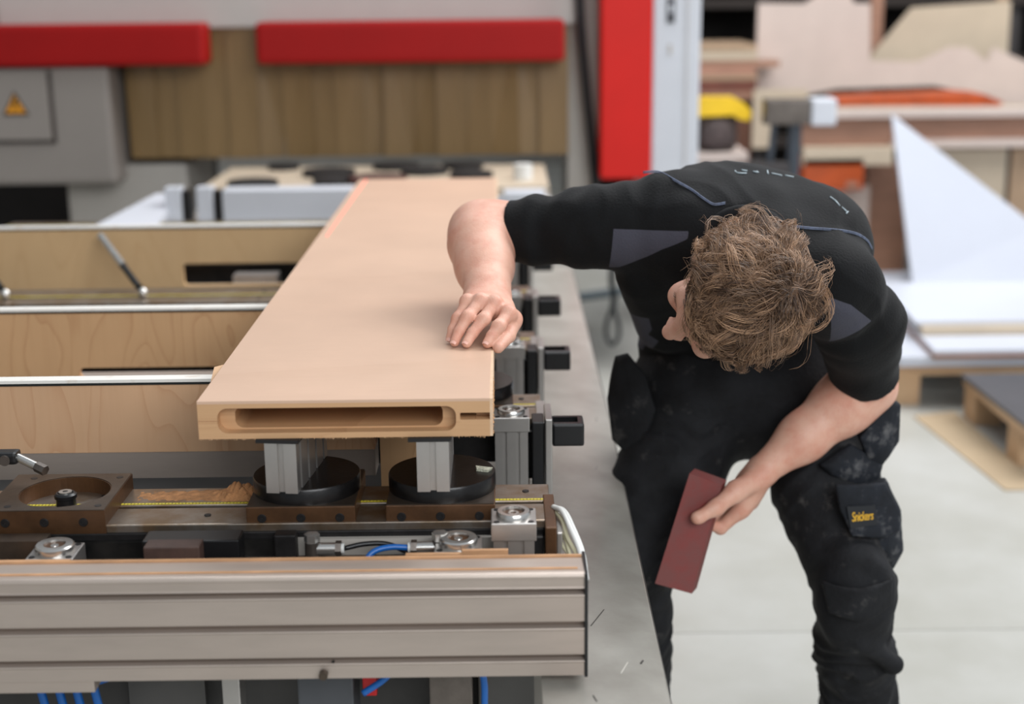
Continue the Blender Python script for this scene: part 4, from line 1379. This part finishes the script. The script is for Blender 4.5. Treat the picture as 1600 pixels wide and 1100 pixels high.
# open cuffs
dR = nrmz(elR - shR)
dL = nrmz(elL - shL)
for c_, d_, r_ in ((cuffR, dR, .049), (cuffL, dL, .050)):
    g = F.sub(c_ - .13, c_ + .13)
    sl, X, Y, Z = g
    ax_ = (X - c_[0]) * d_[0] + (Y - c_[1]) * d_[1] + (Z - c_[2]) * d_[2]
    rr = np.sqrt(np.maximum((X - c_[0]) ** 2 + (Y - c_[1]) ** 2 + (Z - c_[2]) ** 2 - ax_ ** 2, 0))
    near = rr < (.125 if c_ is cuffR else .108)
    F.D[sl] = np.where(near, np.maximum(F.D[sl], ax_), F.D[sl])
    hole = np.maximum(rr - r_, -ax_ - .030)
    F.D[sl] = np.where(near, np.maximum(F.D[sl], -hole), F.D[sl])
# neck opening
NC = V3(.398, 2.318, 1.118)
nd = nrmz(V3(-.10, -.90, .16))
F.ell(NC + nd * -.005, (.066, .066, .075), None, .012, 'sub')
F.half(V3(.4, 2.6, .795), (0, -.1, -1))
shirt_part = F.mesh()

# colour regions of the shirt as distances stored on its surface
def poly_sd(P, poly):
    """signed distance (positive inside) in the X/Z plane"""
    x, z = P[:, 0], P[:, 2]
    d = np.full(len(P), 9.0)
    ins = np.zeros(len(P), bool)
    n = len(poly)
    for i in range(n):
        ax_, az = poly[i]
        bx, bz = poly[(i + 1) % n]
        ex, ez = bx - ax_, bz - az
        wx, wz = x - ax_, z - az
        t = np.clip((wx * ex + wz * ez) / (ex * ex + ez * ez), 0, 1)
        d = np.minimum(d, np.hypot(wx - ex * t, wz - ez * t))
        c = ((az <= z) != (bz <= z)) & (x < (bx - ax_) * (z - az) / (bz - az + 1e-12) + ax_)
        ins ^= c
    return np.where(ins, d, -d)


PATCH = {
    'a': [(.182, 1.156), (.235, 1.155), (.305, 1.156), (.303, 1.142), (.285, 1.133), (.262, 1.122), (.238, 1.106), (.215, 1.094), (.195, 1.084), (.177, 1.082)],
    'b': [(.520, 1.060), (.560, 1.045), (.606, 1.008), (.575, .985), (.545, .962), (.535, 1.0)],
    'c': [(.18, .980), (.256, .975), (.266, .945), (.262, .930), (.282, .915), (.266, .862), (.18, .855)]}


def patch_attr(P):
    v = np.full(len(P), -1.0)
    for k_, pl_ in PATCH.items():
        lim = {'a': 2.42, 'b': 2.40, 'c': 2.75}[k_]
        v = np.maximum(v, np.where(P[:, 1] < lim, poly_sd(P, pl_), -1))
    return v


nt = cloth.node_tree
b_ = nt.nodes['Principled BSDF']
at_ = nt.nodes.new('ShaderNodeAttribute')
at_.attribute_name = 'grey_panel'
g_ = mth(nt, 'MULTIPLY', at_.outputs['Fac'], 900.0)
g_ = mth(nt, 'MAXIMUM', mth(nt, 'MINIMUM', g_, 1.0), 0.0)
old = b_.inputs['Base Color'].links[0].from_socket
nt.links.new(mixcol(nt, g_, old, lin((70, 70, 80))), b_.inputs['Base Color'])
b_.inputs['Sheen Weight'].default_value = 0.04
b_.inputs['Sheen Roughness'].default_value = 0.4
shirt = np_mesh('shirt', [shirt_part], cloth, person, {'grey_panel': patch_attr})

# collar ring
ring = []
side_ = nrmz(np.cross(nd, V3(0, 0, 1)))
upv = np.cross(side_, nd)
for i in range(33):
    a_ = 2 * PI * i / 32
    ring.append(Vector(NC + nd * (-.004 + .010 * math.sin(a_)) + side_ * .072 * math.cos(a_) + upv * .070 * math.sin(a_)))
bm = bmesh.new()
add_tube(bm, ring, .0105, 12)
fin(bm, 'collar', mat('collar_rib', (20, 21, 23), 0.8, 0, 0.2, 60, 0.5, 600, spec=0.25), shirt, smooth=True)

# ---- trousers
tf = noise3(21, 30, 2)
tf2 = noise3(23, 75, 1)


def leg_fold(amp, fr, ph):
    return lambda X, Y, Z, t: amp * np.abs(np.sin(t * fr + ph + 2.5 * tf(X, Y, Z))) - amp * .5


F = Field((.08, 2.30, .10), (.86, 2.92, .98), 0.0042)
F.ell(V3(.472, 2.69, .80), (.215, .145, .13), None, .04)
F.ell(V3(.472, 2.70, .90), (.195, .125, .08), None, .04)
F.cone(hipR + V3(-.01, 0, .02), hipL + V3(.01, 0, .02), .115, .115, .04)
F.chain([hipR, hipR + (knR - hipR) * .5, knR], [.118, .100, .082], .03, fold=leg_fold(.006, 9, 0))
F.chain([knR, knR + (anR - knR) * .5, anR + V3(0, 0, .04)], [.080, .072, .070], .02, fold=leg_fold(.008, 12, 1))
F.chain([hipL + V3(.015, 0, 0), hipL + (knL - hipL) * .5 + V3(.008, 0, 0), knL], [.122, .098, .072], .03, fold=leg_fold(.006, 9, 2))
F.chain([knL, knL + (anL - knL) * .45, anL + V3(0, 0, .04)], [.070, .072, .078], .02, fold=leg_fold(.010, 13, 1.5))
# knee-pad pouch and the big crease of the left trouser leg
F.ell(knL + V3(-.002, -.030, .00), (.066, .044, .105), None, .03)
F.cone(knL + V3(.0, -.055, -.07), knL + V3(.075, -.02, -.135), .012, .020, .016)
F.cone(knL + V3(.02, -.05, .075), knL + V3(.065, -.01, .03), .014, .016, .016)
F.warp(lambda X, Y, Z: .0040 * tf(X, Y, Z) + .0016 * tf2(X, Y, Z))
F.half(V3(.4, 2.6, .955), (0, .1, 1))
for c_ in (anR + V3(0, 0, .01), anL + V3(0, 0, .01)):
    F.cone(c_ + V3(0, 0, -.1), c_ + V3(0, 0, .05), .055, .055, .002, op='sub')
tr_part = F.mesh()
trm = mat('work_trouser', (30, 31, 34), 0.8, 0, 0.3, 16, 0.6, 130, rgb2=(17, 17, 19), spec=0.3)


def dirt(m, thr, col, amount):
    nt = m.node_tree
    b = nt.nodes['Principled BSDF']
    tc = nt.nodes.new('ShaderNodeTexCoord')
    a = nt.nodes.new('ShaderNodeTexNoise'); a.inputs['Scale'].default_value = 26; a.inputs['Detail'].default_value = 8; a.inputs['Roughness'].default_value = .68
    c = nt.nodes.new('ShaderNodeTexNoise'); c.inputs['Scale'].default_value = 5; c.inputs['Detail'].default_value = 2
    nt.links.new(tc.outputs['Object'], a.inputs['Vector']); nt.links.new(tc.outputs['Object'], c.inputs['Vector'])
    s_ = mth(nt, 'ADD', a.outputs['Fac'], mth(nt, 'MULTIPLY', mth(nt, 'SUBTRACT', c.outputs['Fac'], .5), .5))
    f = mth(nt, 'MAXIMUM', mth(nt, 'MINIMUM', mth(nt, 'MULTIPLY', mth(nt, 'SUBTRACT', s_, thr), 6.0), 1.0), 0.0)
    f = mth(nt, 'MULTIPLY', f, amount)
    old = b.inputs['Base Color'].links[0].from_socket
    nt.links.new(mixcol(nt, f, old, lin(col)), b.inputs['Base Color'])


dirt(trm, .60, (112, 108, 104), .35)
trousers = np_mesh('trousers', [tr_part], trm, person)
pkm = mat('pocket_cloth', (34, 38, 46), 0.8, 0, 0.3, 14, 0.6, 130, rgb2=(20, 22, 26), spec=0.3)
dirt(pkm, .54, (140, 138, 136), .42)


def pouch(name, els, cut_=None):
    lo = np.min([np.array(c) - max(r) - .03 for c, r, a in els], 0)
    hi = np.max([np.array(c) + max(r) + .03 for c, r, a in els], 0)
    F = Field(lo, hi, .003)
    for c, r, a in els:
        F.ell(c, r, a, .015)
    F.warp(lambda X, Y, Z: .003 * tf(X * 1.3, Y * 1.3, Z * 1.3) + .0012 * tf2(X, Y, Z))
    return np_mesh(name, [F.mesh()], pkm, trousers)



def cushion(name, poly, yfn, th, m=None, r=.010, puff=.35, parent=None, res=.0028, fold=.002):
    """a sewn-on flap or pouch: outline in X/Z, hung at depth yfn(x, z), with a padded thickness"""
    P2 = np.array(poly)
    ys = [float(yfn(x, z)) for x, z in poly] + [float(yfn(*P2.mean(0)))]
    lo = (P2[:, 0].min() - .03, min(ys) - th - .04, P2[:, 1].min() - .03)
    hi = (P2[:, 0].max() + .03, max(ys) + th + .04, P2[:, 1].max() + .03)
    F = Field(lo, hi, res)
    gx, gz = np.meshgrid(F.ax[0], F.ax[2], indexing='ij')
    sd = -poly_sd(np.stack([gx.ravel(), gx.ravel() * 0, gz.ravel()], 1), poly).reshape(gx.shape) + r * .5
    X, Y, Z = F.ax[0][:, None, None], F.ax[1][None, :, None], F.ax[2][None, None, :]
    mid = yfn(gx, gz)[:, None, :]
    thick = th * (1 - puff + puff * np.clip(-sd / .035, 0, 1) ** .6 * 1.0)[:, None, :]
    a = sd[:, None, :] + 0 * Y
    b = np.abs(Y - mid) - thick
    D = np.minimum(np.maximum(a, b), 0) + np.sqrt(np.maximum(a + r * .5, 0) ** 2 + np.maximum(b + r * .5, 0) ** 2) - r * .5
    D = np.maximum(np.maximum(a, b), D) * .8 + fold * tf(X * 1.4, Y * 1.4, Z * 1.4) + fold * .5 * tf2(X, Y, Z)
    F.D = D.astype(np.float32)
    F.D[0] = F.D[-1] = .05
    F.D[:, 0] = F.D[:, -1] = .05
    F.D[:, :, 0] = F.D[:, :, -1] = .05
    return np_mesh(name, [F.mesh()], m or pkm, parent or trousers)


legx = lambda cx, y0, k_, s_=0.0: (lambda x, z: y0 + k_ * (x - cx) ** 2 + s_ * (z - .6))
cushion('holster_pocket', [(.641, .740), (.700, .818), (.732, .80), (.736, .721), (.714, .690), (.697, .671), (.663, .690)], legx(.62, 2.51, 2.5, -.1), .024, puff=.5)
cushion('holster_pouch', [(.575, .689), (.634, .732), (.707, .690), (.695, .648), (.65, .639), (.597, .665)], legx(.60, 2.475, 2.5, .15), .016, puff=.6)
cushion('cargo_pocket', [(.605, .652), (.705, .663), (.736, .600), (.745, .519), (.723, .482), (.686, .482), (.636, .538)], legx(.62, 2.470, 2.0, .05), .036, puff=.6)
cushion('cargo_flap', [(.588, .674), (.691, .672), (.724, .615), (.722, .575), (.689, .564), (.619, .572), (.597, .623)], legx(.62, 2.418, 2.5, .25), .007, puff=.3, fold=.0015)
cushion('knee_pocket', [(.559, .510), (.628, .503), (.694, .519), (.702, .454), (.637, .432), (.573, .441)], legx(.635, 2.352, 6.0, .0), .006, puff=.3, m=trm)
cushion('holster_pocket', [(.205, .868), (.232, .880), (.268, .84), (.290, .77), (.262, .70), (.225, .68), (.196, .70), (.188, .78)], legx(.28, 2.565, 5.0, .1), .014, puff=.5, m=trm)

# seams and print on the shirt
seam_m = mat('seam_thread', (112, 122, 146), 0.7, 0, 0.2, 200)
print_m = mat('worn_print', (176, 190, 196), 0.6, 0, 0.2, 90)
for pts in ([(.238, 2.43, 1.2385), (.2653, 2.4238, 1.2391), (.2882, 2.3853, 1.2297), (.3132, 2.368, 1.2167), (.3275, 2.3539, 1.2068), (.3444, 2.343, 1.1964), (.3549, 2.3421, 1.1954), (.3667, 2.3433, 1.1972)],
            [(.4679, 2.317, 1.1661), (.4762, 2.3154, 1.162), (.501, 2.322, 1.1574), (.533, 2.3322, 1.1532), (.5687, 2.3469, 1.147), (.5936, 2.3598, 1.1391), (.6155, 2.3797, 1.1245), (.628, 2.395, 1.108)]):
    for off in (-.0012, .0012):
        tube('stitched_seam', [Vector(p) + Vector((0, -.0012, off + .0012)) for p in pts], .0011, seam_m, shirt, 6, 6)
strokes = [[(.3987, 2.448, 1.2375), (.3997, 2.4368, 1.2359), (.408, 2.4345, 1.2350), (.4169, 2.4408, 1.2341)], [(.4100, 2.452, 1.2385), (.4200, 2.450, 1.2368)], [(.4367, 2.4535, 1.2356), (.4393, 2.4495, 1.2339)], [(.4300, 2.4500, 1.2360), (.4370, 2.447, 1.2345)],
           [(.458, 2.4673, 1.2347), (.4568, 2.454, 1.2309)], [(.464, 2.460, 1.2310), (.4759, 2.4667, 1.2279), (.484, 2.4676, 1.2255)], [(.490, 2.474, 1.2255), (.5055, 2.4745, 1.2221)],
           [(.5574, 2.4163, 1.1952), (.5644, 2.4074, 1.1898), (.5698, 2.3963, 1.1826)], [(.5792, 2.3873, 1.1708), (.584, 2.3944, 1.1729)], [(.574, 2.398, 1.180), (.581, 2.392, 1.1735)]]
for st_ in strokes:
    tube('worn_letter_stroke', [Vector(p) + Vector((0, -.0004, .0006)) for p in st_], lambda t: .0014, print_m, shirt, 6, 4)

# yellow lettered patch on the cargo flap
A_, B_, C_, D_ = Vector((.6130, 2.4190, .6326)), Vector((.6650, 2.4230, .6330)), Vector((.6696, 2.4155, .5986)), Vector((.6199, 2.4110, .5937))
o_ = Vector((.0, -.0020, .0))
lp = prism('logo_patch', [A_ + o_, B_ + o_, C_ + o_, D_ + o_], (0, -.002, 0), mat('patch_black', (14, 18, 24), 0.7), trousers)
lp['label'] = 'black patch with yellow lettering'
fc = bpy.data.curves.new('lettering', 'FONT')
fc.body = 'Snickers'
fc.size = 1.0
fc.shear = .35
fc.space_character = .88
fc.offset = .012
to = bpy.data.objects.new('lettering', fc)
COL.objects.link(to)
bpy.context.view_layer.update()
tme = bpy.data.meshes.new_from_object(to.evaluated_get(bpy.context.evaluated_depsgraph_get()))
bpy.data.objects.remove(to)
xs = [v.co.x for v in tme.vertices]; yz = [v.co.y for v in tme.vertices]
for v in tme.vertices:
    a = .10 + .80 * (v.co.x - min(xs)) / (max(xs) - min(xs))
    b = .30 + .44 * (v.co.y - min(yz)) / (max(yz) - min(yz))
    v.co = (D_ * (1 - a) + C_ * a) * (1 - b) + (A_ * (1 - a) + B_ * a) * b + Vector((0, -.0046, 0))
link('lettering', tme, mat('logo_yellow', (232, 178, 30), 0.6), lp)

# shoes (below the frame)
for a_, nm in ((anR, 'shoe'), (anL, 'shoe')):
    F = Field(a_ + V3(-.09, -.26, -.095), a_ + V3(.09, .12, .08), .006)
    F.cone(a_ + V3(0, .03, -.045), a_ + V3(0, -.15, -.055), .040, .034, .02, flat=(0, 0, 1), fs=1.0)
    F.cone(a_ + V3(0, .01, -.04), a_ + V3(0, .01, .03), .045, .045, .02)
    F.half(V3(0, 0, .004), (0, 0, -1))
    np_mesh(nm, [F.mesh()], black_rubber, person)

# ------------------------------------------------------------------ hair
HRAD = np.array([.104, .086, .095])
HCC = hp(-.008, .002, .008)
whorl = nrmz(np.array([-.60, -.26, .76]))        # in head axes (F, R, U)
rg = np.random.RandomState(5)


def scalp_ok(d):
    f, r_, u = d[:, 0], d[:, 1], d[:, 2]
    hairline = .52 - .35 * np.clip(f, 0, 1)
    front = (f > .15) & (u < hairline * (0.55 + .65 * np.clip(f, 0, 1)))
    low = u < -.55
    earz = (np.abs(r_) > .72) & (u < .26) & (f > -.15) & (f < .5)
    return ~(front | low | earz)


def flow(d):
    """growth direction on the unit sphere: away from the whorl with a spiral and a side sweep"""
    away = d - whorl * (d @ whorl)[:, None]
    away = away - d * np.sum(away * d, 1)[:, None]
    ln = np.linalg.norm(away, axis=1, keepdims=True) + 1e-6
    away = away / ln
    spin = np.cross(d, away)
    dist = np.arccos(np.clip(d @ whorl, -1, 1))
    sw = np.array([.25, -.55, -.1])
    sweep = sw - d * (d @ sw)[:, None]
    v = away + spin * (.75 * np.exp(-dist / .7))[:, None] + sweep * (.55 * np.clip(dist - .4, 0, 1))[:, None]
    return v / np.linalg.norm(v, axis=1, keepdims=True)


cn1, cn2, cn3 = noise3(31, 5.0, 2), noise3(37, 5.0, 2), noise3(41, 3.0, 1)


def hair_strands(n_clump, per, nseg, L0, L1, lift, wid, curl):
    d = rg.normal(size=(n_clump * 4, 3))
    d /= np.linalg.norm(d, axis=1, keepdims=True)
    d = d[scalp_ok(d)][:n_clump]
    nc = len(d)
    g0 = np.repeat(d, per, 0)
    # every strand starts near its clump root and closes on the clump guide
    off = rg.normal(size=(nc * per, 3)) * .075
    s0 = g0 + off
    s0 /= np.linalg.norm(s0, axis=1, keepdims=True)
    ok = scalp_ok(s0)
    cid = np.repeat(np.arange(nc), per)
    Lc = rg.uniform(L0, L1, nc)
    ph = rg.uniform(0, 6.28, nc)
    cu = rg.uniform(.5, 1.5, nc) * curl * rg.choice([-1, 1], nc)
    lf = rg.uniform(.5, 1.35, nc) * lift
    def trace(start, L, ph_, cu_, lf_):
        pos = start.copy()
        out = []
        h = np.full(len(start), .000)
        for k_ in range(nseg + 1):
            t = k_ / nseg
            world = HCC + (pos * (HRAD + .0)) @ np.array([HF, HR, HU]) + (nrm_out(pos)) * h[:, None]
            out.append(world)
            v = flow(pos)
            c1 = cn1(*(pos.T * 1.0))
            ang = .80 * c1 + cu_ * (t * 1.3 - .2) + .48 * np.sin(ph_ + t * 9)
            w = np.cross(pos, v)
            v = v * np.cos(ang)[:, None] + w * np.sin(ang)[:, None]
            pos = pos + v * (L / nseg / .09)[:, None]
            pos /= np.linalg.norm(pos, axis=1, keepdims=True)
            h = lf_ * (.80 + .10 * np.clip(pos[:, 1], -1, 1) - .15 * np.clip(pos[:, 0], -.3, 1)) * (np.sin(min(t + 1 / nseg, 1) * PI * .62)) * (1 + .30 * np.sin(ph_ + t * 7))
        return np.stack(out, 1)
    G = trace(d, Lc, ph, cu, lf)
    jit = rg.uniform(.8, 1.15, nc * per)
    S = trace(s0, Lc[cid] * jit, ph[cid] + rg.normal(size=nc * per) * .15, cu[cid], lf[cid] * rg.uniform(.75, 1.2, nc * per))
    t = np.linspace(0, 1, nseg + 1)[None, :, None]
    close = .86 * t ** .9
    S = S * (1 - close) + G[cid] * close
    S = S + rg.normal(size=(nc * per, 1, 3)) * .0016 * t + rg.normal(size=(nc * per, nseg + 1, 3)) * .00022
    # gravity pulls the free ends down
    S[:, :, 2] -= (.001 * t[:, :, 0] ** 2)
    return S[ok], wid


def nrm_out(pos):
    v = (pos / HRAD) @ np.array([HF, HR, HU])
    return v / np.linalg.norm(v, axis=1, keepdims=True)


def tubes_from(S, wid, sides=3):
    n, m, _ = S.shape
    T = np.gradient(S, axis=1)
    T /= np.linalg.norm(T, axis=2, keepdims=True) + 1e-9
    ref = np.array([.3, .5, .8])
    U = np.cross(T, ref)
    U /= np.linalg.norm(U, axis=2, keepdims=True) + 1e-9
    Wv = np.cross(T, U)
    t = np.linspace(0, 1, m)
    r = wid * np.sqrt(np.clip(1 - t ** 2 * .93, .02, 1))
    r = r[None, :, None] * rg.uniform(.7, 1.3, (n, 1, 1))
    rings = []
    for k_ in range(sides):
        a = 2 * PI * k_ / sides
        rings.append(S + (U * math.cos(a) + Wv * math.sin(a)) * r)
    P = np.stack(rings, 2).reshape(-1, 3)           # n, m, sides
    base = (np.arange(n)[:, None] * m + np.arange(m - 1)[None, :])[:, :, None] * sides + np.arange(sides)[None, None, :]
    nx = (np.arange(sides) + 1) % sides - np.arange(sides)
    b2 = base + nx[None, None, :]
    Q = np.stack([base, b2, b2 + sides, base + sides], 3).reshape(-1, 4)
    return P, Q


hair_m = bpy.data.materials.new('hair')
hair_m.use_nodes = True
nt = hair_m.node_tree
b_ = nt.nodes['Principled BSDF']
b_.inputs['Roughness'].default_value = .38
b_.inputs['Specular IOR Level'].default_value = .55
ga_ = nt.nodes.new('ShaderNodeAttribute')
ga_.attribute_name = 'tone'
cr_ = nt.nodes.new('ShaderNodeValToRGB')
cr_.color_ramp.elements[0].color = (*lin((64, 43, 30)), 1)
cr_.color_ramp.elements[1].color = (*lin((196, 156, 122)), 1)
nt.links.new(ga_.outputs['Fac'], cr_.inputs['Fac'])
nt.links.new(cr_.outputs['Color'], b_.inputs['Base Color'])

# scalp cap under the strands
F = Field(HC - .16, HC + .16, .004)
F.ell(HCC, (.1055, .0875, .0970), AX, .01)
P_, Q_ = F.mesh()
loc_ = ((P_ - HCC) @ np.array([HF, HR, HU]).T) / HRAD
dd = loc_ / np.linalg.norm(loc_, axis=1, keepdims=True)
okv = scalp_ok(dd)
Q_ = Q_[okv[Q_].all(1)]
cap = np_mesh('hair_cap', [(P_, Q_)], hair_m, body, {'tone': lambda P: np.full(len(P), .12)})
S1, w1 = hair_strands(560, 20, 10, .045, .078, .022, .00042, .9)
S2, w2 = hair_strands(230, 16, 12, .065, .100, .034, .00040, 1.3)
S3, w3 = hair_strands(90, 2, 12, .06, .10, .044, .00022, 1.6)
n_all = [tubes_from(S1, w1), tubes_from(S2, w2), tubes_from(S3, w3)]
tones = np.concatenate([np.repeat(np.clip((np.repeat(rg.uniform(-.12, .85, len(S) // 9 + 1), 9)[:len(S)] + rg.normal(size=len(S)) * .12)[:, None] + np.linspace(-.22, .30, S.shape[1])[None, :], 0, 1).ravel(), 3) for S in (S1, S2, S3)])
hair = np_mesh('hair', n_all, hair_m, body, {'tone': lambda P: tones[:len(P)]})
hair['kind'] = 'stuff'
# eyebrows
br = []
for s_ in (-1, 1):
    for i in range(90):
        r_ = s_ * (.014 + .034 * rg.rand())
        p0 = hp(.0935 - 9 * (abs(r_) - .02) ** 2, r_, .010 + rg.normal() * .0022)
        br.append(np.stack([p0 + (HR * s_ * .007 + HF * .003 + HU * .002 * rg.normal()) * t for t in np.linspace(0, 1, 4)]))
br = np.stack(br)
np_mesh('eyebrows', [tubes_from(br, .0003)], hair_m, body, {'tone': lambda P: np.full(len(P), .25)})['kind'] = 'stuff'

# ------------------------------------------------------------------ the red block in the hand
bc = [V3(.325, 2.400, .705), V3(.385, 2.412, .678), V3(.330, 2.372, .486), V3(.262, 2.360, .512)]
tag(prism('sanding_block', [Vector(p) for p in bc], Vector((.012, .021, .002)), red_block), 'dusty red flat block held in the lower hand beside the thigh', 'block')
